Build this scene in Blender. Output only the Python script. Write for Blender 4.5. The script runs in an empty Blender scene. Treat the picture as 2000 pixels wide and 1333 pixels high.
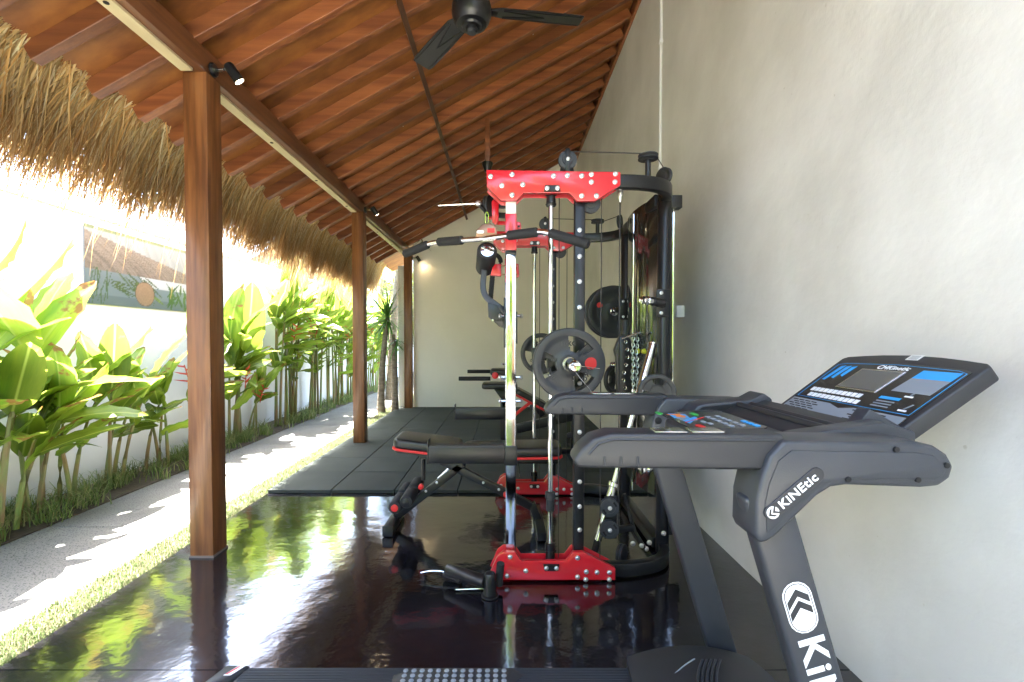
import bpy, bmesh, math, random
import numpy as np
from mathutils import Vector, Matrix, Quaternion
R = math.radians
rnd = random.Random(7)
sc = bpy.context.scene
COL = sc.collection

# ------------------------------------------------------------------ camera, world, sun, exposure
F, PITCH, CAMH = 900.0, R(1.28), 1.21          # focal length in pixels of the 2000 px wide photograph
CX, CY = 985.0, 664.0 + F * math.tan(PITCH)
cd = bpy.data.cameras.new('camera'); cam = bpy.data.objects.new('camera', cd); COL.objects.link(cam)
cam.location = (0, 0, CAMH); cam.rotation_euler = (R(90) - PITCH, 0, 0)
cd.sensor_width = 36; cd.lens = 36 * F / 2000
cd.shift_x = (1000 - CX) / 2000; cd.shift_y = (CY - 666.5) / 2000
cd.clip_start = .05; cd.clip_end = 500
sc.camera = cam
SUN = Vector((-.275, .20, .93)).normalized()     # towards the sun
w = bpy.data.worlds.new('World'); sc.world = w; w.use_nodes = True
nt = w.node_tree; bg = nt.nodes['Background']
sky = nt.nodes.new('ShaderNodeTexSky'); sky.sky_type = 'NISHITA'; sky.sun_disc = False
sky.sun_elevation = math.asin(SUN.z); sky.sun_rotation = math.atan2(SUN.x, SUN.y)
sky.air_density = 1.0; sky.dust_density = 2.5; sky.ozone_density = 1.0
nt.links.new(sky.outputs[0], bg.inputs[0]); bg.inputs[1].default_value = .11
sd = bpy.data.lights.new('sun', 'SUN'); sd.energy = 4.8; sd.angle = R(.5); sd.color = (1, .95, .86)
so = bpy.data.objects.new('sun', sd); COL.objects.link(so)
so.rotation_euler = SUN.to_track_quat('Z', 'Y').to_euler()
sc.view_settings.view_transform = 'Standard'; sc.view_settings.look = 'None'
sc.view_settings.gamma = 1; sc.view_settings.exposure = 4.58
sc.cycles.max_bounces = 10; sc.cycles.diffuse_bounces = 6

# ------------------------------------------------------------------ helpers
def at(px, py, Y=None, X=None, Z=None):
    """a point measured in the photograph, at a known distance / wall / height"""
    x = (px - CX) / F; y = -(py - CY) / F
    d = Vector((x, math.cos(PITCH) + y * math.sin(PITCH), -math.sin(PITCH) + y * math.cos(PITCH)))
    t = Y / d.y if Y is not None else (X / d.x if X is not None else (Z - CAMH) / d.z)
    return Vector((d.x * t, d.y * t, CAMH + d.z * t))

def wloc(o):
    v = Vector((0, 0, 0))
    while o is not None:
        v += o.location; o = o.parent
    return v

def thing(name, label, cat, loc=(0, 0, 0), group=None):
    o = bpy.data.objects.new(name, None); COL.objects.link(o); o.location = loc
    o.empty_display_size = .1
    return tag(o, label, cat, group)

def tag(o, label, cat, group=None):
    o['label'] = label; o['category'] = cat
    if group: o['group'] = group
    return o

def link(name, me, parent=None, loc=(0, 0, 0), kind=None):
    o = bpy.data.objects.new(name, me); COL.objects.link(o)
    if parent is not None:
        o.parent = parent
        o.location = Vector(loc) - wloc(parent)
    else:
        o.location = loc
    if kind: o['kind'] = kind
    return o

def copy_tree(o, parent=None):
    c = o.copy(); COL.objects.link(c); c.parent = parent
    for ch in list(o.children): copy_tree(ch, c)
    return c

class MB:
    def __init__(s): s.v = []; s.f = []; s.m = []; s.cur = 0
    def add(s, vs, fs):
        b = len(s.v); s.v += [tuple(v) for v in vs]
        for f in fs: s.f.append(tuple(b + i for i in f)); s.m.append(s.cur)
        return s
    def box(s, lo, hi):
        x0, y0, z0 = lo; x1, y1, z1 = hi
        return s.add([(x0, y0, z0), (x1, y0, z0), (x1, y1, z0), (x0, y1, z0), (x0, y0, z1), (x1, y0, z1), (x1, y1, z1), (x0, y1, z1)],
                     [(3, 2, 1, 0), (4, 5, 6, 7), (0, 1, 5, 4), (1, 2, 6, 5), (2, 3, 7, 6), (3, 0, 4, 7)])
    def cbox(s, c, sz):
        c = Vector(c); h = Vector(sz) / 2
        return s.box(c - h, c + h)
    def sweep(s, path, prof, up=(0, 0, 1), caps=True, scale=None):
        path = [Vector(p) for p in path]; n = len(prof); vs = []
        for i, p in enumerate(path):
            a = path[max(0, i - 1)]; b = path[min(len(path) - 1, i + 1)]
            t = (b - a).normalized(); u = Vector(up)
            if abs(t.dot(u.normalized())) > .98: u = Vector((1, 0, 0)) if abs(t.x) < .9 else Vector((0, 1, 0))
            sx = t.cross(u).normalized(); sy = sx.cross(t).normalized()
            k = 1
            if 0 < i < len(path) - 1:
                c = (p - path[i - 1]).normalized().dot((path[i + 1] - p).normalized()); k = 1 / max(.6, math.sqrt(max(.01, (1 + c) / 2)))
            q = scale[i] if scale else 1
            for (x, y) in prof: vs.append(p + sx * x * q * (k if n == 4 else 1) + sy * y * q)
        fs = []
        for i in range(len(path) - 1):
            for j in range(n):
                k = (j + 1) % n
                fs.append((i * n + j, i * n + k, (i + 1) * n + k, (i + 1) * n + j))
        if caps:
            fs.append(tuple(range(n - 1, -1, -1))); fs.append(tuple((len(path) - 1) * n + j for j in range(n)))
        return s.add(vs, fs)
    def tube(s, path, r, n=10, caps=True, scale=None, up=(0, 0, 1)):
        return s.sweep(path, [(r * math.cos(2 * math.pi * j / n), r * math.sin(2 * math.pi * j / n)) for j in range(n)], up, caps, scale)
    def bar(s, p0, p1, wd, ht, up=(0, 0, 1)):
        a, b = wd / 2, ht / 2
        return s.sweep([p0, p1], [(-a, -b), (a, -b), (a, b), (-a, b)], up)
    def bars(s, path, wd, ht, up=(0, 0, 1)):
        a, b = wd / 2, ht / 2
        return s.sweep(path, [(-a, -b), (a, -b), (a, b), (-a, b)], up)
    def lathe(s, org, axis, prof, n=24):
        """prof: (radius, distance along axis)"""
        axis = Vector(axis).normalized(); q = Vector((0, 0, 1)).rotation_difference(axis); org = Vector(org); vs = []
        for (r, h) in prof:
            for j in range(n):
                a = 2 * math.pi * j / n
                vs.append(org + q @ Vector((r * math.cos(a), r * math.sin(a), h)))
        fs = []
        for i in range(len(prof) - 1):
            for j in range(n):
                k = (j + 1) % n
                fs.append((i * n + j, i * n + k, (i + 1) * n + k, (i + 1) * n + j))
        if prof[0][0] > 0: fs.append(tuple(range(n - 1, -1, -1)))
        if prof[-1][0] > 0: fs.append(tuple((len(prof) - 1) * n + j for j in range(n)))
        return s.add(vs, fs)
    def prism(s, poly, fr, d0, d1):
        """poly of 2D points, fr=(origin, xdir, ydir); extruded from d0 to d1 along the normal xdir x ydir"""
        o, x, y = [Vector(v) for v in fr]; z = x.cross(y)
        n = len(poly); vs = [o + x * a + y * b + z * d0 for a, b in poly] + [o + x * a + y * b + z * d1 for a, b in poly]
        ar = sum(poly[i][0] * poly[(i + 1) % n][1] - poly[(i + 1) % n][0] * poly[i][1] for i in range(n))
        fs = [tuple(range(n - 1, -1, -1)), tuple(range(n, 2 * n))] + [(i, (i + 1) % n, n + (i + 1) % n, n + i) for i in range(n)]
        if (ar < 0) != (d1 < d0): fs = [f[::-1] for f in fs]
        return s.add(vs, fs)
    def mesh(s, name, mats, bevel=0, seg=2, smooth=35):
        me = bpy.data.meshes.new(name); me.from_pydata(s.v, [], s.f)
        for m in (mats if isinstance(mats, (list, tuple)) else [mats]): me.materials.append(m)
        if any(s.m): me.polygons.foreach_set('material_index', s.m)
        bm = bmesh.new(); bm.from_mesh(me)
        bmesh.ops.recalc_face_normals(bm, faces=bm.faces)
        if bevel:
            es = [e for e in bm.edges if len(e.link_faces) == 2 and e.calc_face_angle(0) > R(28)]
            bmesh.ops.bevel(bm, geom=es, offset=bevel, segments=seg, affect='EDGES', profile=.5, clamp_overlap=True)
        bm.to_mesh(me); bm.free()
        if smooth:
            me.polygons.foreach_set('use_smooth', [True] * len(me.polygons)); me.set_sharp_from_angle(angle=R(smooth))
        me.update()
        return me
    def build(s, name, mats, parent=None, bevel=0, seg=2, smooth=35, kind=None):
        return link(name, s.mesh(name, mats, bevel, seg, smooth), parent, kind=kind)

def disc(n=12, rx=1, ry=1, cx=0, cy=0):
    return [(cx + rx * math.cos(2 * math.pi * i / n), cy + ry * math.sin(2 * math.pi * i / n)) for i in range(n)]
def capsule(L, r, n=8):
    """stadium along x, half length L, radius r"""
    return [(L + r * math.cos(a), r * math.sin(a)) for a in [-math.pi / 2 + math.pi * i / n for i in range(n + 1)]] + \
           [(-L + r * math.cos(a), r * math.sin(a)) for a in [math.pi / 2 + math.pi * i / n for i in range(n + 1)]]
def arc(p0, p1, p2, n=8):
    p0, p1, p2 = Vector(p0), Vector(p1), Vector(p2)
    return [p0 * (1 - t) ** 2 + p1 * 2 * t * (1 - t) + p2 * t * t for t in [i / n for i in range(n + 1)]]

def text(s, size, m, parent, org, xd, yd, name='lettering', bold=.0, depth=.0006, align='CENTER', shear=0, sx=1):
    cu = bpy.data.curves.new('t', 'FONT'); cu.body = s; cu.size = size; cu.offset = bold * size
    cu.extrude = depth; cu.align_x = align; cu.align_y = 'CENTER'; cu.shear = shear; cu.resolution_u = 3; cu.space_character = 1.08
    o = bpy.data.objects.new('t', cu); COL.objects.link(o)
    dg = bpy.context.evaluated_depsgraph_get(); dg.update()
    me = bpy.data.meshes.new_from_object(o.evaluated_get(dg)); bpy.data.objects.remove(o)
    me.materials.clear(); me.materials.append(m); me.name = name
    x = Vector(xd).normalized(); y = Vector(yd).normalized(); z = x.cross(y)
    M4 = Matrix((x * sx, y, z)).transposed().to_4x4(); M4.translation = Vector(org)
    me.transform(M4)
    return link(name, me, parent)

# ------------------------------------------------------------------ materials
def mat(name, col, rough=.5, metal=0, col2=None, vscale=6, stretch=(1, 1, 1), vdetail=6, contrast=(.35, .65), bump=None, coat=0, spec=.5,
        trans=0, rand=0, attr=None, bstretch=None, speck=None, rvar=0):
    m = bpy.data.materials.new(name); m.use_nodes = True; t = m.node_tree; N = t.nodes; L = t.links
    b = N['Principled BSDF']; out = N['Material Output']
    b.inputs['Base Color'].default_value = (*col, 1); b.inputs['Roughness'].default_value = rough; b.inputs['Metallic'].default_value = metal
    b.inputs['Specular IOR Level'].default_value = spec
    if coat: b.inputs['Coat Weight'].default_value = coat; b.inputs['Coat Roughness'].default_value = .06
    tc = N.new('ShaderNodeTexCoord'); src = tc.outputs['Object']
    oi = N.new('ShaderNodeObjectInfo')
    if rand or col2:
        ad = N.new('ShaderNodeVectorMath'); ad.operation = 'MULTIPLY_ADD'
        cm = N.new('ShaderNodeCombineXYZ')
        for k in range(3): L.new(oi.outputs['Random'], cm.inputs[k])
        L.new(cm.outputs[0], ad.inputs[0]); ad.inputs[1].default_value = (17, 31, 23); L.new(src, ad.inputs[2]); src = ad.outputs[0]
    def noise(scale, st, detail, ro=.55):
        mp = N.new('ShaderNodeMapping'); mp.inputs['Scale'].default_value = st; L.new(src, mp.inputs[0])
        n = N.new('ShaderNodeTexNoise'); n.inputs['Scale'].default_value = scale; n.inputs['Detail'].default_value = detail; n.inputs['Roughness'].default_value = ro
        L.new(mp.outputs[0], n.inputs['Vector']); return n
    cs = None
    if col2:
        n = noise(vscale, stretch, vdetail)
        mr = N.new('ShaderNodeMapRange'); mr.inputs[1].default_value = contrast[0]; mr.inputs[2].default_value = contrast[1]; L.new(n.outputs[0], mr.inputs[0])
        mx = N.new('ShaderNodeMix'); mx.data_type = 'RGBA'; mx.inputs[6].default_value = (*col, 1); mx.inputs[7].default_value = (*col2, 1)
        L.new(mr.outputs[0], mx.inputs[0]); cs = mx.outputs[2]
        if rvar:
            r2 = N.new('ShaderNodeMapRange'); r2.inputs[3].default_value = rough - rvar; r2.inputs[4].default_value = rough + rvar
            L.new(n.outputs[0], r2.inputs[0]); L.new(r2.outputs[0], b.inputs['Roughness'])
    if attr:
        an = N.new('ShaderNodeAttribute'); an.attribute_name = attr; cs = an.outputs['Color']
    if speck:
        n = noise(speck[0], (1, 1, 1), 2)
        mr = N.new('ShaderNodeMapRange'); mr.inputs[1].default_value = speck[2]; mr.inputs[2].default_value = speck[2] + .05; L.new(n.outputs[0], mr.inputs[0])
        mx = N.new('ShaderNodeMix'); mx.data_type = 'RGBA'; mx.inputs[6].default_value = (*col, 1); mx.inputs[7].default_value = (*speck[1], 1)
        if cs: L.new(cs, mx.inputs[6])
        L.new(mr.outputs[0], mx.inputs[0]); cs = mx.outputs[2]
    if rand:
        hs = N.new('ShaderNodeHueSaturation'); mr = N.new('ShaderNodeMapRange'); L.new(oi.outputs['Random'], mr.inputs[0])
        mr.inputs[3].default_value = 1 - rand; mr.inputs[4].default_value = 1 + rand
        L.new(mr.outputs[0], hs.inputs['Value'])
        if cs: L.new(cs, hs.inputs['Color'])
        else: hs.inputs['Color'].default_value = (*col, 1)
        cs = hs.outputs[0]
    if cs: L.new(cs, b.inputs['Base Color'])
    if bump:
        n = noise(bump[0], bstretch or (1, 1, 1), bump[3] if len(bump) > 3 else 4)
        bp = N.new('ShaderNodeBump'); bp.inputs['Strength'].default_value = bump[1]; bp.inputs['Distance'].default_value = bump[2]
        L.new(n.outputs[0], bp.inputs['Height']); L.new(bp.outputs[0], b.inputs['Normal'])
        if coat: L.new(bp.outputs[0], b.inputs['Coat Normal'])
    if trans:
        tr = N.new('ShaderNodeBsdfTranslucent'); ms = N.new('ShaderNodeMixShader'); ms.inputs[0].default_value = trans
        if cs:
            g = N.new('ShaderNodeGamma'); g.inputs[1].default_value = .8; L.new(cs, g.inputs[0]); L.new(g.outputs[0], tr.inputs[0])
        else: tr.inputs[0].default_value = (*col, 1)
        L.new(b.outputs[0], ms.inputs[1]); L.new(tr.outputs[0], ms.inputs[2]); L.new(ms.outputs[0], out.inputs[0])
    return m

plaster_r = mat('plaster_side', (.72, .70, .645), .5, col2=(.60, .58, .525), vscale=1.4, vdetail=14, contrast=(.36, .62), speck=(34, (.55, .52, .45), .745), bump=(4, .42, .02, 12), bstretch=(1, 1, 1), spec=.35)
plaster_w = mat('plaster_back', (.83, .79, .69), .6, col2=(.78, .74, .64), vscale=1.5, bump=(6, .25, .01, 8))
white_wall = mat('white_wall_paint', (.80, .80, .80), .7, col2=(.74, .74, .735), vscale=1.2, bump=(9, .3, .01, 6))
wood_post = mat('post_wood', (.10, .034, .010), .42, col2=(.23, .09, .027), vscale=4, vdetail=9, stretch=(7, 7, .5), bump=(18, .25, .004, 5), bstretch=(6, 6, .4), coat=.25)
wood_beam = mat('beam_wood', (.10, .034, .013), .42, col2=(.17, .062, .02), vscale=4, stretch=(7, .5, 7), bump=(18, .25, .004, 5), bstretch=(6, .4, 6), coat=.2)
wood_raft = mat('rafter_wood', (.15, .045, .016), .45, col2=(.27, .095, .03), vscale=4, stretch=(.3, 9, 5), vdetail=9, rand=.34, bump=(16, .3, .004, 5), bstretch=(.6, 6, 6), coat=.1)
ceil_m = mat('ceiling_board', (.15, .048, .014), .55, col2=(.32, .125, .027), vscale=6, stretch=(.6, 1.5, 1), vdetail=14, contrast=(.3, .7), rand=.18, bump=(30, .2, .003, 4))
batten_m = mat('batten_wood', (.075, .03, .014), .5)
strip_m = mat('cream_strip', (.62, .52, .32), .45, col2=(.52, .42, .25), vscale=8, stretch=(1, .3, 1))
thatch_m = mat('thatch', (.45, .3, .12), .6, attr='col', trans=.5, spec=.15)
thatch_core = mat('thatch_core', (.46, .33, .15), .9, col2=(.58, .43, .22), vscale=20, stretch=(.3, 6, 1))
floor_m = mat('polished_black_floor', (.006, .006, .008), .12, col2=(.014, .012, .017), vscale=1.6, vdetail=9, bump=(3.6, .15, .025, 4), bstretch=(1, 1.2, 1), spec=.8, rvar=.07, coat=.5)
mat_m = mat('rubber_tile', (.030, .038, .035), .8, col2=(.043, .051, .047), vscale=3, speck=(240, (.06, .065, .06), .66), rand=.12, bump=(220, .5, .002, 3), spec=.3)
path_m = mat('pebble_path', (.13, .128, .122), .85, col2=(.19, .186, .175), vscale=2, speck=(110, (.05, .05, .052), .56), bump=(110, .6, .004, 3))
soil_m = mat('soil', (.045, .032, .02), .95, col2=(.075, .055, .035), vscale=9, bump=(30, .6, .02))
lawn_m = mat('lawn_soil', (.06, .065, .03), .95, col2=(.09, .08, .045), vscale=9)
grass_m = mat('grass_blade', (.2, .26, .06), .55, attr='col', trans=.35, spec=.25)
leaf_m = mat('heliconia_leaf', (.10, .20, .016), .36, col2=(.22, .30, .024), vscale=1.2, stretch=(1, 7, 1), trans=.45, rand=.4, spec=.45, bump=(5, .3, .01, 3), bstretch=(1, 14, 1))
def leaf_detail(m):
    t = m.node_tree; N = t.nodes; L = t.links
    tc = N.new('ShaderNodeTexCoord'); sp = N.new('ShaderNodeSeparateXYZ'); L.new(tc.outputs['Object'], sp.inputs[0])
    ab = N.new('ShaderNodeMath'); ab.operation = 'ABSOLUTE'; L.new(sp.outputs[1], ab.inputs[0])
    rib = N.new('ShaderNodeMapRange'); rib.inputs[1].default_value = .004; rib.inputs[2].default_value = .014; rib.inputs[3].default_value = .75; rib.inputs[4].default_value = 0; L.new(ab.outputs[0], rib.inputs[0])
    nz = N.new('ShaderNodeTexNoise'); nz.inputs['Scale'].default_value = 7; nz.inputs['Detail'].default_value = 5
    oi = N.new('ShaderNodeObjectInfo'); ad = N.new('ShaderNodeVectorMath'); ad.operation = 'ADD'; L.new(tc.outputs['Object'], ad.inputs[0])
    cm = N.new('ShaderNodeCombineXYZ'); mu = N.new('ShaderNodeMath'); mu.operation = 'MULTIPLY'; mu.inputs[1].default_value = 40; L.new(oi.outputs['Random'], mu.inputs[0]); L.new(mu.outputs[0], cm.inputs[2]); L.new(cm.outputs[0], ad.inputs[1]); L.new(ad.outputs[0], nz.inputs['Vector'])
    # brown spoiled tips and margins where a noise field and the distance along the leaf meet
    a1 = N.new('ShaderNodeMath'); a1.operation = 'MULTIPLY_ADD'; a1.inputs[1].default_value = .55; L.new(sp.outputs[0], a1.inputs[0]); L.new(nz.outputs[0], a1.inputs[2])
    a2 = N.new('ShaderNodeMath'); a2.operation = 'MULTIPLY_ADD'; a2.inputs[1].default_value = .22; L.new(oi.outputs['Random'], a2.inputs[0]); L.new(a1.outputs[0], a2.inputs[2])
    br = N.new('ShaderNodeMapRange'); br.inputs[1].default_value = 1.10; br.inputs[2].default_value = 1.17; L.new(a2.outputs[0], br.inputs[0])
    for n in list(N):
        for sock in ([n.inputs['Base Color']] if n.bl_idname == 'ShaderNodeBsdfPrincipled' else [n.inputs[0]] if n.bl_idname == 'ShaderNodeGamma' else []):
            src = sock.links[0].from_socket
            m1 = N.new('ShaderNodeMix'); m1.data_type = 'RGBA'; m1.inputs[7].default_value = (.36, .44, .08, 1); L.new(src, m1.inputs[6]); L.new(rib.outputs[0], m1.inputs[0])
            m2 = N.new('ShaderNodeMix'); m2.data_type = 'RGBA'; m2.inputs[7].default_value = (.22, .11, .03, 1); L.new(m1.outputs[2], m2.inputs[6]); L.new(br.outputs[0], m2.inputs[0])
            L.new(m2.outputs[2], sock)
leaf_detail(leaf_m)
stem_m = mat('heliconia_stem', (.12, .20, .04), .5, col2=(.20, .12, .04), vscale=4, stretch=(3, 3, 1), rand=.25)
flower_m = mat('heliconia_flower', (.50, .06, .02), .45, trans=.3)
yucca_m = mat('yucca_leaf', (.06, .17, .03), .4, trans=.25, rand=.2)
bark_m = mat('pale_bark', (.24, .20, .15), .85, col2=(.13, .10, .07), vscale=6, stretch=(2, 2, 5), bump=(14, .7, .02))
red_m = mat('red_powder_coat', (.55, .012, .022), .28, spec=.5, coat=.35, bump=(300, .06, .001, 2))
black_m = mat('black_powder_coat', (.009, .009, .010), .34, spec=.42, bump=(260, .12, .001, 2))
blackg_m = mat('gloss_black_panel', (.018, .017, .015), .10, coat=.5)
chrome_m = mat('chrome', (.72, .72, .72), .09, 1, bump=(2.2, .06, .02, 2), bstretch=(1, 1, 3))
steel_m = mat('brushed_steel', (.62, .62, .6), .25, 1)
zinc_m = mat('zinc_bolt', (.6, .6, .6), .28, .9)
copper_m = mat('bronze_tab', (.30, .17, .11), .35, .8)
rubber_m = mat('plate_rubber', (.022, .023, .026), .42, bump=(90, .15, .001, 3), spec=.5)
foam_m = mat('foam_grip', (.013, .013, .014), .75, bump=(260, .4, .001, 2))
vinyl_m = mat('black_vinyl', (.020, .019, .018), .36, bump=(160, .2, .001, 3))
plastic_m = mat('grey_plastic', (.036, .040, .048), .42, bump=(420, .25, .0006, 2), col2=(.028, .031, .037), vscale=4, vdetail=10, rvar=.07)
plastic_d = mat('dark_plastic', (.021, .022, .025), .5, bump=(380, .3, .0006, 2))
hole_m = mat('hole_black', (.004, .004, .004), .8)
whitep = mat('white_print', (.82, .83, .84), .45)
lightgrey = mat('grey_print', (.22, .25, .28), .45)
bluep = mat('blue_print', (.03, .33, .75), .4)
redp = mat('red_print', (.62, .02, .02), .4)
greenp = mat('green_print', (.03, .36, .06), .4)
orangep = mat('orange_print', (.85, .22, .02), .4)
lcd_m = mat('lcd_screen', (.105, .105, .10), .12, coat=.5)
overlay_m = mat('console_overlay', (.012, .012, .014), .22, coat=.3)
wire_m = mat('black_cable', (.02, .018, .016), .4)
white_pl = mat('white_plastic', (.78, .78, .8), .4)
tile_roof = mat('grey_roof_tile', (.12, .11, .11), .7)
poster_m = mat('poster_print', (.5, .5, .5), .35, attr='col')
sticker_m = mat('label_paper', (.74, .73, .68), .5)

lens_m = bpy.data.materials.new('lamp_lens'); lens_m.use_nodes = True
_b = lens_m.node_tree.nodes['Principled BSDF']; _b.inputs['Emission Color'].default_value = (1, .8, .5, 1); _b.inputs['Emission Strength'].default_value = 3

# ------------------------------------------------------------------ the setting: ground, floor, path
WX, BY = 1.27, 8.1            # side wall, back wall
FX = -1.865                   # outer edge of the floor slab
RZ0, RSL = 4.37, .546         # underside of the rafters at the side wall, slope
def roofz(x): return RZ0 - RSL * (WX - x)

MB().box((-60, -30, -.30), (60, 90, -.10)).build('ground', lawn_m, kind='structure')
fl = MB().box((FX, -1.6, -.12), (1.268, 1.66, 0)).box((FX, 1.664, -.12), (1.268, BY - .002, 0)).build('floor', floor_m, kind='structure')
# rubber tiles laid on the far half of the floor
tm = MB().box((.003, .003, .001), (.496, .496, .027)).mesh('rubber_tile', mat_m, bevel=.002, seg=1)
tm2 = MB().box((.002, .002, .001), (.128, .498, .027)).mesh('rubber_tile_cut', mat_m, bevel=.002, seg=1)
for j in range(9):
    for i in range(7):
        o = link('rubber_tile', tm if i < 6 else tm2, fl, (FX + .5 * i + rnd.uniform(-.001, .001), 3.6 + .498 * j, rnd.uniform(0, .0015)))
# path with transverse joints, lawn strip, planting bed
pa = MB().box((-2.98, -6, -.12), (-2.09, 30, -.03)).build('path', soil_m, kind='structure')
y = -3.0
while y < 20:
    MB().box((-3.0, y, -.10), (-2.08, y + 1.194, -.018)).build('paving_slab', path_m, pa, bevel=.004, seg=1); y += 1.2
MB().box((-2.08, -6, -.12), (FX - .002, 30, -.022)).build('lawn_strip', lawn_m, kind='structure')
MB().box((-3.5, -6, -.12), (-3.0, 30, -.012)).build('planting_bed', soil_m, kind='structure')

MB().box((-2.0, -14, -.12), (6, -1.61, -.004)).build('bounce_terrace', mat('bounce_terrace_stone', (.45, .43, .38), .8, col2=(.38, .365, .33), vscale=2), kind='structure')  # unseen pale paving, added to bounce sunlight in under the roof
# ------------------------------------------------------------------ grass (stuff)
def blades(name, n, fx, fy, hmin, hmax, wd, cols, lean=.6, z0=-.02, dens=None):
    rs = np.random.RandomState(len(name) + n)
    vs = []; fs = []; cl = []
    for i in range(n):
        x, y = fx(rs), fy(rs); h = rs.uniform(hmin, hmax); a = rs.uniform(0, 6.283); l = rs.uniform(.15, 1) * lean * h
        dx, dy = math.cos(a), math.sin(a); px, py = -dy * wd / 2, dx * wd / 2
        b = len(vs)
        for t, q in ((0, 1), (.45, .8), (.8, .5)):
            cx, cy, cz = x + dx * l * t * t, y + dy * l * t * t, z0 + h * (t - .28 * lean * t * t)
            vs += [(cx - px * q, cy - py * q, cz), (cx + px * q, cy + py * q, cz)]
        vs.append((x + dx * l, y + dy * l, z0 + h * (1 - .34 * lean)))
        fs += [(b, b + 1, b + 3, b + 2), (b + 2, b + 3, b + 5, b + 4), (b + 4, b + 5, b + 6)]
        c = cols[rs.randint(len(cols))]; k = rs.uniform(.75, 1.25)
        cl += [(c[0] * k, c[1] * k, c[2] * k, 1)] * 7
    me = bpy.data.meshes.new(name); me.from_pydata(vs, [], fs); me.materials.append(grass_m)
    ca = me.color_attributes.new('col', 'FLOAT_COLOR', 'POINT'); ca.data.foreach_set('color', np.array(cl, 'f').ravel())
    return link(name, me, kind='stuff')
blades('lawn_grass', 24000, lambda r: r.uniform(-2.085, -1.868), lambda r: 1.2 + 8.8 * r.uniform(0, 1) ** 1.5, .018, .055, .0035,
       [(.07, .105, .03), (.11, .115, .05), (.05, .09, .02), (.13, .12, .07)], .9)
_cl = [(rnd.uniform(-3.42, -3.0), 1.6 + 10 * rnd.random() ** 1.4) for _ in range(230)]
def _pick(r):
    _pick.c = _cl[r.randint(len(_cl))]; return _pick.c[0] + r.normal(0, .035)
blades('border_grass', 6500, _pick, lambda r: _pick.c[1] + r.normal(0, .045), .08, .24, .007,
       [(.20, .25, .08), (.15, .22, .05), (.30, .30, .12), (.10, .16, .04)], 1.1)

# ------------------------------------------------------------------ boundary wall, poster, neighbour
bw = thing('boundary_wall', 'white painted garden wall behind the row of broad leaved plants', 'wall', (-3.5, 5, 0))
MB().box((-3.68, -4, -.1), (-3.5, 20, 2.25)).build('wall_body', white_wall, bw)
MB().box((-3.70, -4, 2.25), (-3.48, 20, 2.30)).build('coping', white_wall, bw, bevel=.01)
for y in (-1.5, 2.0, 6.35, 10.2, 14): MB().box((-3.5, y, -.1), (-3.44, y + .28, 2.25)).build('pilaster', white_wall, bw, bevel=.006)

def poster():
    Y0, Y1, Z0, Z1 = 3.85, 5.45, 1.52, 2.18
    nx, nz = 150, 62; rs = np.random.RandomState(3)
    vs = []; fs = []; cl = []
    streak = rs.rand(400)
    leaves = []
    for k in range(26):      # leaf sprays of the print: (cx, cy, angle, len, width, colour)
        leaves.append((rs.uniform(.2, .5), rs.uniform(.12, .4), rs.uniform(2.2, 2.9), rs.uniform(.1, .22), rs.uniform(.006, .014), (.10, .17, .05)))
    for k in range(14): leaves.append((rs.uniform(.02, .14), rs.uniform(.1, .32), rs.uniform(1.2, 1.6), .22, .006, (.11, .19, .07)))
    for k in range(22): leaves.append((rs.uniform(.58, .95), rs.uniform(.08, .34), rs.uniform(.7, 2.4), rs.uniform(.08, .2), .018, (.09, .20, .05)))
    for k in range(4): leaves.append((.45, .2, 2.55, .26, .03, (.24, .36, .09)))
    for j in range(nz + 1):
        for i in range(nx + 1):
            u, v = i / nx, j / nz
            vs.append((-3.491, Y0 + (Y1 - Y0) * u, Z0 + (Z1 - Z0) * v))
            c = np.array((.28, .36, .38)) * (1 - .25 * (v < .12))
            if v > .44:
                c = np.array((.62, .66, .66))
                if v < .93 - .42 * u:
                    s = streak[int((u * 90 + v * 46 + 2 * math.sin(v * 9)) * 2.2) % 400]; s2 = streak[int(v * 190 + u * 30) % 400]
                    c = np.array((.30, .24, .19)) * (.6 + .7 * s + .3 * s2)
                elif v < .955: c = np.array((.40, .44, .42)) + .15 * streak[int(u * 60 + v * 12) % 400]
                else: c = np.array((.22, .30, .12))
            elif v > .30 and u > .40 - .25 * (v - .3): c = np.array((.86, .88, .88))
            for (cx, cy, a, L, wd, col) in leaves:
                if v > .48: break
                dx, dy = (u - cx) * 1.9, (v - cy); ca, sa = math.cos(a), math.sin(a)
                p = dx * ca + dy * sa; q = -dx * sa + dy * ca
                if abs(p) < L and abs(q) < wd * (1 - (p / L) ** 2): c = np.array(col) * (.7 + .6 * streak[int(p * 400) % 400])
            d = math.hypot((u - .40) * 2.4, v - .20)
            if d < .18:
                c = np.array((.52, .33, .20)) * (.9 + .2 * streak[int(d * 300) % 400])
                if d > .17: c = np.array((.2, .13, .08))
            c = c * .5; cl.append((*c, 1))
    for j in range(nz):
        for i in range(nx):
            a = j * (nx + 1) + i; fs.append((a, a + 1, a + nx + 2, a + nx + 1))
    me = bpy.data.meshes.new('poster_sheet'); me.from_pydata(vs, [], fs); me.materials.append(poster_m)
    ca = me.color_attributes.new('col', 'FLOAT_COLOR', 'POINT'); ca.data.foreach_set('color', np.array(cl, 'f').ravel())
    o = thing('poster', 'printed picture of thatch, log slice and leaves on the white garden wall', 'poster', (-3.49, 4.6, 1.85))
    link('poster_sheet', me, o)
    MB().box((-3.4995, Y0 - .004, Z0 - .004), (-3.4925, Y1 + .004, Z1 + .004)).build('backing_board', lightgrey, o)
poster()

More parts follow.
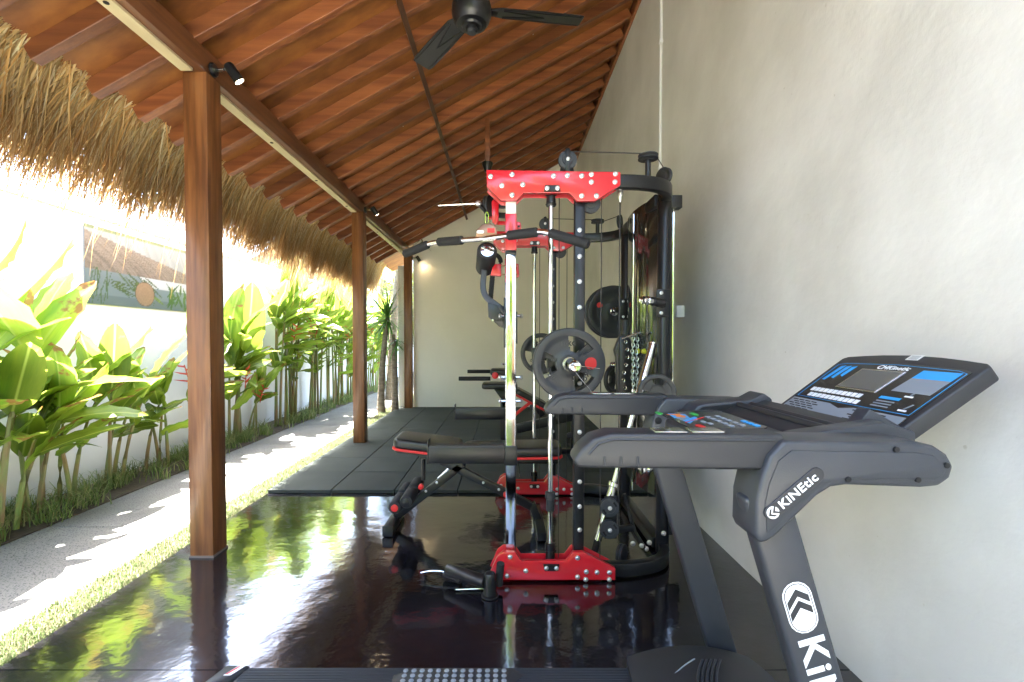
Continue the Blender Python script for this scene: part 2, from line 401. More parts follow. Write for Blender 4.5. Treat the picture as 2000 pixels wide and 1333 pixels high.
nb = thing('neighbour_house', 'white neighbouring house with dark slatted roof beyond the garden wall', 'house', (-6.5, 19, 0))
MB().box((-9.5, 17, 0), (-5.0, 22, 3.4)).build('wall', white_wall, nb)
m = MB()
m.prism([(-10.1, 3.35), (-7.2, 5.2), (-4.3, 3.35)], ((0, 16.4, 0), (1, 0, 0), (0, 0, 1)), 0, -6.2)
rf = m.build('roof', tile_roof, nb)
m = MB()
for k in range(12):
    t = k / 12; m.bar((-4.25 - 2.9 * t, 16.3, 3.42 + 1.85 * t), (-4.25 - 2.9 * t, 22.7, 3.42 + 1.85 * t), .1, .05)
m.build('tile_courses', tile_roof, rf, kind='stuff')

# ------------------------------------------------------------------ the pavilion
pv = thing('pavilion', 'open sided gym pavilion with plastered walls and thatched wooden lean-to roof', 'pavilion', (0, 4, 0))
MB().box((WX, -1.2, -.12), (WX + .16, 9, 4.75)).build('side_wall', plaster_r, pv)
bwall = MB()
bwall.prism([(-1.60, 0), (WX, 0), (WX, 4.50), (-1.60, roofz(-1.60) + .13)], ((0, BY, 0), (1, 0, 0), (0, 0, 1)), 0, -.18)
bwall.build('back_wall', plaster_w, pv)
MB().box((-1.86, BY - .02, -.05), (-1.735, BY + .18, 2.5)).build('end_pier', white_wall, pv, bevel=.004)
# posts
for (yy, x0) in ((2.53, -1.745), (5.256, -1.732), (7.94, -1.728)):
    p = MB().box((x0, yy, .0), (x0 + .13, yy + .13, 2.665)).build('post', wood_post, pv, bevel=.006)
    MB().box((x0 - .003, yy - .003, 0), (x0 + .133, yy + .133, .012)).build('sealant', mat('sealant%.0f' % yy, (.16, .13, .11), .6), p)
# beam on the posts with the cream strip let into its underside
be = MB().box((-1.735, -.5, 2.665), (-1.625, BY - .01, 2.80)).build('beam', wood_beam, pv, bevel=.004)
MB().box((-1.732, -.5, 2.650), (-1.668, 2.5, 2.664)).box((-1.732, 2.68, 2.650), (-1.668, 5.24, 2.664)).box((-1.732, 5.41, 2.650), (-1.668, 7.92, 2.664)).build('cream_strip', strip_m, be)
screw = MB().lathe((0, 0, 0), (0, 0, -1), [(.012, 0), (.012, .003), (.004, .004)], 8).mesh('strip_hole', hole_m)
for yy in [.1, .9, 1.2, 1.75, 2.0, 3.4, 4.2, 5.0, 6.2, 7.0]: link('strip_hole', screw, be, (-1.70, yy, 2.6498))
# roof: rafters, boards, battens
ro = MB().prism([(WX, roofz(WX) + .31), (-2.12, roofz(-2.12) + .31), (-2.12, roofz(-2.12) + .16), (WX, roofz(WX) + .16)], ((0, -.5, 0), (1, 0, 0), (0, 0, 1)), 0, -9.7).build('roof', thatch_core, pv)
sl = Vector((1, 0, RSL)).normalized(); nrm = Vector((-RSL, 0, 1)).normalized()
ys = []; yy = -.505
while yy < 8.1:
    ys.append(yy + rnd.uniform(-.012, .012)); yy += .2975
RH = .085
for k, yy in enumerate(ys):
    e = -2.16 + rnd.uniform(-.012, .012); wdt = .055
    a = Vector((e, yy, roofz(e))) + nrm * RH / 2; b = Vector((WX - .035, yy, roofz(WX - .035))) + nrm * RH / 2
    me = MB().bar((0, 0, 0), b - a, wdt, RH).mesh('rafter', wood_raft, bevel=.003, seg=1)
    link('rafter', me, ro, a)
bounds = [-.6] + ys + [9.2]
for k in range(len(bounds) - 1):
    a = Vector((-2.17, (bounds[k] + bounds[k + 1]) / 2, roofz(-2.17))) + nrm * (RH + .008); b = Vector((WX - .004, a.y, roofz(WX - .004))) + nrm * (RH + .008)
    Ln = (b - a); wdt = bounds[k + 1] - bounds[k] - .003
    cut = rnd.uniform(.3, .7)
    for (s0, s1) in ((0, cut), (cut + .001, 1)):
        me = MB().bar((0, 0, 0), Ln * (s1 - s0), wdt, .014).mesh('ceiling_board', ceil_m)
        link('ceiling_board', me, ro, a + Ln * s0)
bx = -.652
MB().bar((bx, -.45, roofz(bx) - .010), (bx, BY - .01, roofz(bx) - .010), .035, .018, up=nrm).build('batten', batten_m, ro, bevel=.002, seg=1)
# trim board where the roof meets the side wall
MB().box((WX - .03, -.45, RZ0 - .03), (WX - .002, BY - .004, RZ0 + .10)).build('edge_board', wood_raft, ro, bevel=.003)
# hanging strut
hp = at(952, 245, Y=5.05)
st = MB().box((hp.x - .027, 5.02, 3.13), (hp.x + .027, 5.07, roofz(hp.x) + .02)).build('hanging_strut', wood_raft, ro, bevel=.003)
MB().lathe((hp.x, 5.045, 3.03), (0, 0, 1), [(.03, 0), (.04, .03), (.06, .08), (.06, .10)], 14).build('strut_cap', black_m, st)
# little bright nail heads in the ceiling
nail = MB().lathe((0, 0, 0), -nrm, [(.006, 0), (.006, .002), (.002, .004)], 6).mesh('nail', zinc_m)
for k, yy in enumerate(ys):
    if 1.8 < yy < 7.5:
        for q in range(3):
            x = rnd.uniform(-1.5, 1.2); link('nail', nail, ro, Vector((x, yy + .05 + rnd.uniform(0, .15), roofz(x))) + nrm * (RH + .0005))

# thatch fringe: individual straws in one part
def thatch():
    rs = np.random.RandomState(11); n = 27000
    Yv = -.4 + rs.rand(n) * 8.9
    lay = rs.rand(n)
    L = rs.uniform(.50, .92, n) * np.where(rs.rand(n) < .04, rs.uniform(1.1, 1.4, n), 1.0)
    rx = -2.13 - .06 * lay ** 1.5 * rs.rand(n); rz = (RZ0 - RSL * (WX - rx)) + RH + .035 + lay * .11
    clump = np.sin(Yv * 9.1) * .05 + np.sin(Yv * 23.7 + 1) * .05 + np.sin(Yv * 47.) * .03
    lat = rs.normal(0, .22, n) + clump * 1.5 - .10
    dx = -.42 * L * rs.uniform(.8, 1.15, n) * (1 - .3 * lay * 0); dz1 = -.32 * L; dz2 = -.46 * L * rs.uniform(.75, 1.35, n)
    wv = rs.uniform(.0020, .0050, n); curl = rs.normal(0, .05, n)
    ts = np.array([0, .3, .6, .85, 1.0]); wq = np.array([1, 1, .85, .6, .12])
    P = np.zeros((n, 5, 3))
    for k, t in enumerate(ts):
        P[:, k, 0] = rx + dx * t * (1 - .12 * t); P[:, k, 1] = Yv + (lat * t + curl * t * t) * L; P[:, k, 2] = rz + dz1 * t + dz2 * t * t
    ang = rs.uniform(-1.1, 1.1, n)
    side = np.stack([-.5 * np.sin(ang), np.cos(ang), .7 * np.sin(ang)], 1)
    V = np.zeros((n, 5, 2, 3))
    for k in range(5):
        V[:, k, 0] = P[:, k] - side * (wv * wq[k])[:, None]; V[:, k, 1] = P[:, k] + side * (wv * wq[k])[:, None]
    verts = V.reshape(-1, 3); base = np.arange(n) * 10
    q = []
    for k in range(4): q.append(np.stack([base + 2 * k, base + 2 * k + 1, base + 2 * k + 3, base + 2 * k + 2], 1))
    q = np.stack(q, 1).reshape(-1, 4)
    me = bpy.data.meshes.new('thatch_fringe')
    me.vertices.add(len(verts)); me.vertices.foreach_set('co', verts.ravel().astype('f'))
    me.loops.add(q.size); me.loops.foreach_set('vertex_index', q.ravel().astype('i'))
    me.polygons.add(len(q)); me.polygons.foreach_set('loop_start', (np.arange(len(q)) * 4).astype('i'))
    me.update(calc_edges=True)
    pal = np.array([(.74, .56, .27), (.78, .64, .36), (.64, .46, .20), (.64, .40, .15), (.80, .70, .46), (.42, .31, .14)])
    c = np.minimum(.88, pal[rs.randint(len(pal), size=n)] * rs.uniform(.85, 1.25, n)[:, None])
    tip = np.array((.17, .068, .015))  # orange of backlit straw ends, put into the colour
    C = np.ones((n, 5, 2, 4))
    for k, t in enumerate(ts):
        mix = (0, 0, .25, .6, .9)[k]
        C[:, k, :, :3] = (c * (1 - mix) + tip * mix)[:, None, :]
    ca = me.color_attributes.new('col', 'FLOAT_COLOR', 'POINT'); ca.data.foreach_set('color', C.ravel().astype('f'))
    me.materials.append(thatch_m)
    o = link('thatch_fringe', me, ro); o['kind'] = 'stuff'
    # the bundled straw above the fringe
    MB().prism([(-2.10, roofz(-2.10) + .12), (-2.10, roofz(-2.10) + .33), (-2.36, roofz(-2.36) + .20), (-2.28, roofz(-2.28) + .10)], ((0, -.4, 0), (1, 0, 0), (0, 0, 1)), 0, -8.9).build('thatch_bundle', thatch_core, ro)
thatch()

# conduit and switch box on the side wall
cp = at(1293, 200, X=WX)
cn = thing('conduit', 'thin white conduit pipe running down the plastered side wall', 'pipe', (WX - .012, cp.y, 2))
MB().tube([(WX - .012, cp.y, 4.33), (WX - .012, cp.y, .3)], .011, 10).build('pipe', white_pl, cn)
for z in (3.6, 2.6, 1.2): MB().cbox((WX - .012, cp.y, z), (.026, .034, .018)).build('clip', white_pl, cn)
b0 = at(1325, 609, X=WX - .03)
bxo = thing('switch_box', 'small white switch box on the side wall behind the rack', 'switch', b0)
MB().cbox((WX - .03, b0.y, b0.z), (.058, .085, .085)).build('housing', white_pl, bxo, bevel=.006)
MB().cbox((WX - .061, b0.y, b0.z), (.006, .04, .05)).build('rocker', sticker_m, bxo, bevel=.002)

# spot lamps on the posts
def spot(loc, lab, s=1.0):
    x, y, z = loc
    o = thing('spot_lamp', lab, 'spotlight', loc, 'lit black spot lamps on the posts')
    MB().lathe((x, y, z), (1, 0, 0), [(.035 * s, 0), (.036 * s, .012), (.03 * s, .018)], 18).build('mount', black_m, o)
    MB().tube([(x + .018, y, z), (x + .07, y - .01, z - .004)], .008 * s, 8).build('arm', steel_m, o)
    ax = Vector((.52, .25, -.82)).normalized(); c = Vector((x + .085, y, z + .03))
    MB().lathe(c, ax, [(.010, -.002), (.024 * s, .0), (.028 * s, .012), (.028 * s, .10), (.025 * s, .10), (.024 * s, .094)], 18).build('can', black_m, o)
    MB().lathe(c, ax, [(.0235 * s, .090), (.0235 * s, .097)], 16).build('lens', lens_m, o)
    l = bpy.data.lights.new('bulb', 'SPOT'); l.energy = .15; l.color = (1, .72, .42); l.spot_size = R(95); l.spot_blend = .6; l.shadow_soft_size = .02
    lo = bpy.data.objects.new('bulb', l); COL.objects.link(lo); lo.parent = o
    lo.location = c + ax * .104 - Vector(loc); lo.rotation_euler = ax.to_track_quat('-Z', 'Y').to_euler()
    return o
q = at(416, 133, X=-1.60); spot((-1.613, 2.58, 2.70), 'lit black spot lamp at the top of the nearest wooden post')
spot((-1.60, 5.32, 2.70), 'lit black spot lamp at the top of the middle wooden post')
spot((-1.596, 7.98, 2.62), 'small lit spot lamp in the corner by the back wall')

# ceiling fan
def fan():
    h = Vector((-.186, 2.66, 3.05))
    o = thing('ceiling_fan', 'black three bladed ceiling fan hanging from the wooden ceiling', 'ceiling fan', h)
    MB().tube([h + Vector((0, 0, .1)), (h.x, h.y, roofz(h.x) + .03)], .013, 10).build('down_rod', black_m, o)
    MB().lathe(h + Vector((0, 0, .13)), (0, 0, 1), [(.02, 0), (.055, .02), (.06, .06), (.03, .10)], 20).build('canopy_cup', black_m, o)
    mo = MB().lathe(h, (0, 0, 1), [(.0, -.095), (.028, -.095), (.034, -.088), (.034, -.07), (.052, -.066), (.058, -.055), (.085, -.05), (.10, -.03), (.112, 0), (.112, .05), (.10, .075), (.06, .10), (.02, .12)], 36).build('motor', black_m, o)
    MB().lathe(h, (0, 0, 1), [(0, -.0975), (.024, -.0972), (.026, -.0955)], 20).build('badge', plastic_m, mo)
    for a in (8, 126, 246):
        c, s = math.cos(R(a)), math.sin(R(a)); d = Vector((c, s, 0)); pd = Vector((-s, c, 0)); tilt = Vector((0, 0, .22))
        z = Vector((0, 0, .028))
        M_ = MB(); vs = []
        prof = [(.10, .035), (.17, .058), (.40, .064), (.60, .066), (.645, .058)]
        for (r, hw) in prof:
            for sgn in (-1, 1):
                p = h + z + d * r + pd * sgn * hw + tilt * sgn * hw
                vs += [p, p + Vector((0, 0, .007))]
        fs = []
        for i in range(len(prof) - 1):
            b = i * 4; fs += [(b, b + 2, b + 6, b + 4), (b + 1, b + 5, b + 7, b + 3), (b, b + 4, b + 5, b + 1), (b + 2, b + 3, b + 7, b + 6)]
        fs += [(0, 1, 3, 2), (16, 18, 19, 17)]
        M_.add(vs, fs); bl = M_.build('blade', black_m, o, bevel=.0015, seg=1)
        e = MB()
        up = Vector((0, 0, -.001))
        def q(r, t): return h + z + d * r + pd * t + tilt * t + up
        for (a0, b0) in (((.18, .036), (.42, .0)), ((.18, -.036), (.42, .0)), ((.18, .05), (.63, .05)), ((.18, -.05), (.63, -.05))): e.bar(q(*a0), q(*b0), .005, .004)
        e.build('blade_rib', black_m, bl)
        MB().bar(h + z + d * .06, h + z + d * .15, .05, .010).build('blade_iron', black_m, bl, bevel=.002)
fan()

# ------------------------------------------------------------------ smith machine and cable rack
bolt_me = MB().lathe((0, 0, 0), (0, -1, 0), [(.0125, 0), (.0125, .002), (.0095, .003), (.009, .007), (.006, .009), (.004, .0085)], 10).mesh('bolt', zinc_m)
def bolts(parent, pts, Y, s=1.0):
    for (px, py) in pts:
        p = at(px, py, Y=Y0n) if not isinstance(px, Vector) else px
        o = link('bolt', bolt_me, parent, (p.x, Y, p.z)); o.scale = (s, s, s)
Y0n = 2.27
gm = thing('smith_machine', 'red and black smith machine rack with chrome uprights, pulleys and guide rods', 'gym machine', (.4, 2.9, 0))
def frame2d(px_pts, Y): return [(at(a, b, Y=Y).x, at(a, b, Y=Y).z) for a, b in px_pts]
FRY = lambda Y: ((0, Y, 0), (1, 0, 0), (0, 0, 1))
top_px = [(950, 332), (1212, 336), (1212, 362), (1163, 393), (1128, 393), (1112, 377), (1023, 377), (1009, 392), (979, 392), (951, 366)]
bot_px = [(983, 1079), (1006, 1079), (1018, 1097), (1106, 1097), (1119, 1080), (1139, 1079), (1202, 1111), (1202, 1137), (968, 1137), (956, 1122), (972, 1087)]
tb = [(958, 345), (1000, 341), (1081, 344), (1108, 343), (1136, 344), (1155, 341), (1202, 340), (1155, 356), (1201, 356), (980, 363), (1021, 361), (1000, 381), (1136, 383), (1165, 383)]
bb = [(996, 1088), (1128, 1090), (975, 1106), (1027, 1115), (990, 1125), (1145, 1117), (1166, 1118), (1190, 1118), (1128, 1127), (1144, 1132), (1190, 1132)]
ubs = [447, 499, 549, 600, 650, 700, 750, 800, 847, 896, 945, 994, 1040]
def side_frame(dy, near):
    Y = Y0n + dy
    tp = frame2d(top_px, Y0n); bp = frame2d(bot_px, Y0n)
    for poly, bl, nm in ((tp, tb, 'top_plate'), (bp, bb, 'bottom_plate')):
        if nm == 'bottom_plate': poly = [(x, max(z, .012)) for x, z in poly]
        g = MB().prism(poly, FRY(Y), 0, -.028).build(nm, red_m, gm, bevel=.003)
        bolts(g, bl, Y - .001)
        MB().prism(poly, FRY(Y + .084), 0, -.006).build('inner_plate', red_m, gm, bevel=.002)
    xc = at(998, 700, Y=Y0n).x; h = .0255; yc = Y + .055
    zt, zb = at(0, 392, Y=Y0n).z + .05, .06
    def up(x, z0, z1, m, nm, d=0, par=gm):
        return MB().box((x - h - d, yc - .025 - d, z0), (x + h + d, yc + .025 + d, z1)).build(nm, m, par, bevel=.004)
    z = lambda py: at(0, py, Y=Y0n).z
    up(xc, zb, z(415), chrome_m, 'front_upright')
    up(xc, z(415), zt, sticker_m if near else black_m, 'upright_label', .0005)
    up(xc, z(487), z(414), red_m, 'red_sleeve', .003)
    up(xc, z(496), z(487), black_m, 'sleeve_collar', .0015)
    # red lug with two holes to the right of the sleeve
    lg = MB().prism([(xc + h, z(428)), (xc + h + .022, z(430)), (xc + h + .026, z(436)), (xc + h + .026, z(452)), (xc + h, z(456))], FRY(yc - .01), 0, -.012).build('lug', red_m, gm, bevel=.002)
    for k in (438, 446): MB().lathe((xc + h + .014, yc - .0105, z(k)), (0, -1, 0), [(.006, 0), (.006, .001)], 8).build('lug_hole', hole_m, lg)
    xm = at(1134, 700, Y=Y0n).x
    bu = up(xm, zb, zt, black_m, 'rear_post')
    bolts(bu, [(1134, k) for k in ubs], Y + .029, .95)
    # guide rod with sockets, buffers
    xr = at(1075, 700, Y=Y0n + .06).x; yr = Y + .05
    zz = lambda py: at(0, py, Y=Y0n + .02).z
    MB().tube([(xr, yr, zz(1100)), (xr, yr, zz(380))], .0125, 16).build('guide_rod', chrome_m, gm)
    for (a, b, s) in ((378, 366, 0), (1098, 1110, 1)):
        br = MB().prism([(xr - .040, zz(a)), (xr - .034, zz(b)), (xr + .034, zz(b)), (xr + .040, zz(a))], FRY(Y - .012), 0, -.02).build('rod_bracket', black_m, gm, bevel=.002)
        bolts(br, [(Vector((xr - .025, 0, (zz(a) + zz(b)) / 2)), 0), (Vector((xr + .025, 0, (zz(a) + zz(b)) / 2)), 0)], Y - .0125, .9)
    MB().lathe((xr, yr, zz(400)), (0, 0, 1), [(.024, 0), (.028, .01), (.024, .014), (.022, .05), (.03, .055), (.03, .06)], 16).build('rod_socket', black_m, gm)
    MB().lathe((xr, yr, zz(1100)), (0, 0, 1), [(.024, 0), (.022, .05), (.026, .055), (.026, .085), (.017, .09)], 16).build('rod_socket', black_m, gm)
    MB().lathe((xr, yr, zz(1002)), (0, 0, 1), [(.019, 0), (.021, .004), (.021, .06), (.026, .064), (.026, .095), (.016, .10)], 16).build('rubber_buffer', rubber_m, gm)
    # curved tubes towards the wall, top and bottom, and the rear upright
    sgn = 1 if near else -1
    yrear = 2.56 if near else 3.36
    xrr = .885
    for (zc, hh) in ((at(0, 349, Y=Y0n).z, .066), (.045, .066)):
        x0 = at(1206, 700, Y=Y0n).x
        pts = [Vector((x0 - .06, yc, zc))] + arc((x0 + .02, yc, zc), (xrr - .01, yc, zc), (xrr, yrear, zc), 9)
        MB().bars(pts, .05, hh).build('curved_tube', black_m, gm, bevel=.005)
    ru = MB().tube([(xrr, yrear, .02), (xrr, yrear, at(0, 349, Y=Y0n).z + .02)], .037, 18).build('rear_upright', black_m, gm, bevel=.003)
    # storage pegs on the rear upright
    for zp in ((1.41, .52) if near else (1.43, 1.02)):
        br = MB().box((xrr - .055, yrear - .044, zp - .075), (xrr + .02, yrear - .036, zp + .075)).build('peg_bracket', black_m, gm, bevel=.003)
        bolts(br, [(Vector((xrr - .03, 0, zp + .055)), 0), (Vector((xrr - .03, 0, zp - .055)), 0)], yrear - .045, .8)
        d = Vector((-.75, -.60, .04)).normalized() if near else Vector((-.25, 1, 0)).normalized()
        a = Vector((xrr - .02, yrear - .04, zp))
        MB().tube([a, a + d * .10], .024, 14).build('peg', black_m, br, bevel=.002)
        MB().lathe(a + d * .09, d, [(.017, 0), (.017, .05), (.024, .052), (.024, .06), (.017, .064), (.017, .085), (.022, .087), (.022, .096), (.008, .098)], 16).build('peg_sleeve', chrome_m, br)
    # top pulleys
    def pulley(c, ax, r, nm='pulley'):
        c = Vector(c)
        return MB().lathe(c, ax, [(.006, -.016), (r * .55, -.016), (r * .6, -.012), (r * .9, -.012), (r, -.011), (r, -.006), (r * .86, -.001), (r * .86, .001), (r, .006), (r, .011), (r * .9, .012), (r * .6, .012), (r * .55, .016), (.006, .016)], 26).build(nm, plastic_d, gm)
    ptop = at(1110, 309, Y=Y0n + .02); ptop.y = Y + .05
    pl = pulley(ptop, (0, 1, 0), .046)
    MB().prism([(ptop.x - .012, ptop.z - .07), (ptop.x + .012, ptop.z - .07), (ptop.x + .012, ptop.z + .045), (ptop.x + .005, ptop.z + .055), (ptop.x - .012, ptop.z + .05)], FRY(Y + .03), 0, -.004).build('pulley_strap', black_m, pl, bevel=.001)
    MB().prism([(ptop.x - .036, ptop.z - .08), (ptop.x + .036, ptop.z - .08), (ptop.x + .036, ptop.z - .055), (ptop.x + .03, ptop.z - .01), (ptop.x - .03, ptop.z - .01), (ptop.x - .036, ptop.z - .055)], FRY(Y + .068), 0, -.004).build('pulley_cheek', black_m, pl, bevel=.001)
    bolts(pl, [(Vector((ptop.x, 0, ptop.z)), 0)], Y + .029, .8)
    ph = at(1267, 306, Y=Y0n + .08); ph.y = Y + .09
    p2 = pulley(ph, (0, 0, 1), .050, 'swivel_pulley')
    MB().tube([ph, ph - Vector((0, 0, .12))], .015, 12).build('pulley_post', black_m, p2)
    p3 = Vector((xrr - .03, yrear - .07 * sgn, at(0, 343, Y=Y0n + .2).z))
    pulley(p3, (.85, .5 * sgn, 0), .048)
    pb = at(1158, 397, Y=Y0n); pb.y = Y + .055
    pulley(pb + Vector((0, 0, .012)), (0, 1, 0), .047)
    # cables
    cr = .0028
    MB().tube([ptop + Vector((.02, 0, .043)), ph + Vector((-.01, -.045, 0))], cr, 6).build('cable', wire_m, gm)
    MB().tube([ph + Vector((.045, 0, 0)), p3 + Vector((0, 0, .045))], cr, 6).build('cable', wire_m, gm)
    for px in (1094, 1178):
        x = at(px, 700, Y=Y0n).x; MB().tube([(x, Y + .055, .10), (x, Y + .055, 1.92)], cr, 6).build('cable', wire_m, gm)
    eb = at(1213, 378, Y=Y0n + .1); eb.y = Y + .12
    MB().lathe(eb, (0, 0, -1), [(.016, -.03), (.017, 0), (.01, .02), (.004, .04)], 12).build('cable_end', zinc_m, gm)
    MB().tube([(eb.x, eb.y, .16), (eb.x, eb.y, eb.z)], .0035, 6).build('cable', wire_m, gm)
    # safety arm hooked on the front upright
    a0 = at(835, 889, Y=Y0n); arm_z = .632
    sa = MB().box((a0.x, yc - .032, arm_z - .042), (xc - h - .006, yc + .032, arm_z + .04)).build('safety_arm', black_m, gm, bevel=.003)
    MB().box((a0.x + .004, yc - .030, arm_z + .040), (xc - h - .006, yc + .030, arm_z + .048)).build('arm_pad', plastic_d, sa)
    MB().box((a0.x - .006, yc - .034, arm_z - .046), (a0.x, yc + .034, arm_z + .075)).build('arm_stop', black_m, sa, bevel=.002)
    MB().box((xc - h - .006, yc - .034, arm_z - .052), (xc + h + .006, yc + .034, arm_z + .045)).build('arm_bracket', black_m, sa, bevel=.003)
    # J hook with pins
    for zq in (1.33, 1.02, .90):
        MB().tube([(xc - .05, yc, zq), (xc + .05, yc, zq)], .007, 8).build('hook_pin', steel_m, gm)
        for sx in (-.055, .053): MB().lathe((xc + sx, yc, zq), (1, 0, 0), [(.009, -.006), (.013, 0), (.009, .008)], 10).build('pin_knob', zinc_m, gm)
    if near:
        MB().box((xc - h - .010, yc - .03, 1.17), (xc - h - .001, yc + .03, 1.42)).box((xc + h + .001, yc - .03, 1.19), (xc + h + .007, yc + .03, 1.35)).build('hook_plate', black_m, gm, bevel=.002)
side_frame(0, True); side_frame(1.27, False)
# cross tubes between the two sides
ytop = at(0, 349, Y=Y0n).z
MB().box((.845, 2.61, ytop - .035), (.905, 3.32, ytop + .03)).build('cross_tube', black_m, gm, bevel=.004)
MB().box((.845, 2.61, .02), (.905, 3.32, .08)).build('cross_tube', black_m, gm, bevel=.004)
xc_ = at(998, 700, Y=Y0n).x
MB().box((xc_ - .02, 2.36, ytop - .04), (xc_ + .03, 3.54, ytop + .02)).build('front_cross_tube', black_m, gm, bevel=.004)
bx0 = at(1317, 383, Y=2.62); bx1 = at(1327, 408, Y=2.62)
MB().box((.93, 2.60, bx1.z), (bx1.x + .01, 2.66, bx0.z)).build('stack_bracket', black_m, gm, bevel=.004)
MB().tube([(at(1314, 600, Y=2.66).x, 2.66, .25), (at(1314, 600, Y=2.66).x, 2.66, bx1.z)], .009, 10).build('stack_rod', chrome_m, gm)
MB().tube([(.815, 2.92, .25), (.815, 2.92, 2.0)], .005, 10).build('stack_rod', chrome_m, gm)
# shroud: bowed glossy panel
m = MB(); NP = 14; zt_, zb_ = 2.03, .30
vs = []; fs = []
for i in range(NP + 1):
    t = i / NP; yv = 2.63 + .70 * t; xv = .90 - .075 * math.sin(math.pi * t) ** .7
    for z in (zb_, zt_): vs += [(xv, yv, z), (xv + .004, yv, z)]
for i in range(NP):
    b = i * 4; fs += [(b, b + 2, b + 6, b + 4), (b + 1, b + 5, b + 7, b + 3), (b + 2, b + 3, b + 7, b + 6), (b, b + 4, b + 5, b + 1)]
fs += [(0, 1, 3, 2), (NP * 4, NP * 4 + 2, NP * 4 + 3, NP * 4 + 1)]
m.add(vs, fs); sh = m.build('stack_shroud', blackg_m, gm, smooth=60)
MB().prism([(b_, a_) for a_, b_ in capsule(.17, .045)], ((.818, 2.98, .62), (0, 1, 0), (0, 0, 1)), 0, -.003).build('selector_slot', hole_m, sh)
wst = MB()
for k in range(12): wst.box((.803, 2.955, .47 + .025 * k), (.818, 3.005, .488 + .025 * k))
wst.build('weight_stack', black_m, gm, kind='stuff')
MB().box((.806, 2.955, .765), (.8145, 3.0, .80)).build('stack_sticker', orangep, sh)
yk = mat('yellow_knob', (.6, .62, .03), .4)
for k, yv in enumerate((2.78, 2.86)):
    MB().lathe((.845 if k else .86, yv, 1.14), (-1, 0, 0), [(.016, 0), (.018, .01), (.012, .03)], 12).build('selector_knob', yk, sh)

# smith bar with its sleeves (part of the machine, slides on the rods)
bxx, bz = .298, 1.098
ba = MB().tube([(bxx, 2.2, bz), (bxx, 3.66, bz)], .015, 14).build('smith_bar', chrome_m, gm)
for (a, b) in ((2.22, 1.93), (3.64, 3.93)):
    s = 1 if b > a else -1
    MB().lathe((bxx, a, bz), (0, s, 0), [(.035, -.01), (.038, .0), (.038, .018), (.0245, .02), (.0245, .16), (.029, .165), (.029, .195), (.0255, .20), (.0255, .285), (.02, .29), (.008, .288)], 22).build('bar_sleeve', chrome_m, ba)
for yv in (2.32, 3.59):
    MB().box((.215, yv - .03, bz - .05), (.335, yv + .03, bz + .05)).build('bar_carriage', black_m, ba, bevel=.006)
MB().tube(arc((bxx, 1.955, bz - .02), (bxx + .03, 1.95, bz - .06), (bxx + .085, 1.95, bz - .125), 6), .0018, 5).tube([(bxx + .02, 1.95, bz), (bxx + .11, 1.97, bz - .012)], .0018, 5).build('spring_clip', steel_m, ba)

# lower pulley pair and the curved base pulleys at the near side
def disc_pulley(c, r, par):
    c = Vector(c); o = MB().lathe(c, (0, -1, 0), [(.006, -.016), (r, -.014), (r, -.006), (r * .88, 0), (r, .006), (r, .012), (r * .62, .013), (r * .58, .016), (.006, .016)], 28).build('pulley', plastic_m, par)
    l = link('bolt', bolt_me, o, (c.x, c.y - .0165, c.z)); l.scale = (.9, 1, .9)
    for a in (35, 215):
        sl_ = MB().prism([(c.x + q * math.cos(R(t)), c.z + q * math.sin(R(t))) for q, t in ((r * .55, a - 22), (r * .85, a - 22), (r * .85, a + 22), (r * .55, a + 22))], FRY(c.y - .0135), 0, .0012).build('pulley_slot', hole_m, o)
    return o
c1 = at(1190, 991, Y=2.38); c2 = at(1190, 1034, Y=2.38)
dp = thing('pulley_block', 'pair of stacked black pulleys low beside the leaning chrome bar', 'pulley', c1)
disc_pulley(c1, .048, dp); disc_pulley(c2, .048, dp)
MB().box((c1.x - .02, 2.40, c2.z - .06), (c1.x + .045, 2.408, c1.z + .05)).build('bracket', black_m, dp, bevel=.002)
MB().bar((c2.x + .02, 2.415, c2.z - .02), (c2.x + .14, 2.45, c2.z - .02), .03, .03).build('bracket_arm', black_m, dp, bevel=.003)
c3 = at(1214, 1082, Y=2.46)
MB().lathe(c3, (.8, -.6, 0), [(.006, -.016), (.052, -.014), (.052, -.006), (.045, 0), (.052, .006), (.052, .014), (.006, .016)], 24).build('pulley', plastic_d, gm)
MB().tube(arc(at(1219, 965, Y=2.55), at(1228, 1000, Y=2.55), at(1240, 1040, Y=2.52), 6) + [at(1262, 1075, Y=2.5)], .011, 10).build('bent_lever', black_m, gm)
for (a, b) in ((1232, 905), (1236, 1062), (1253, 1066), (1268, 1060), (1296, 1042), (1303, 1078), (1262, 1072)):
    p = at(a, b, Y=2.5); l = link('bolt', bolt_me, gm, p); l.scale = (1.1, 1.6, 1.1)
MB().box((.90, 2.50, .14), (.96, 2.52, .36)).build('rear_foot_bracket', black_m, gm, bevel=.003)

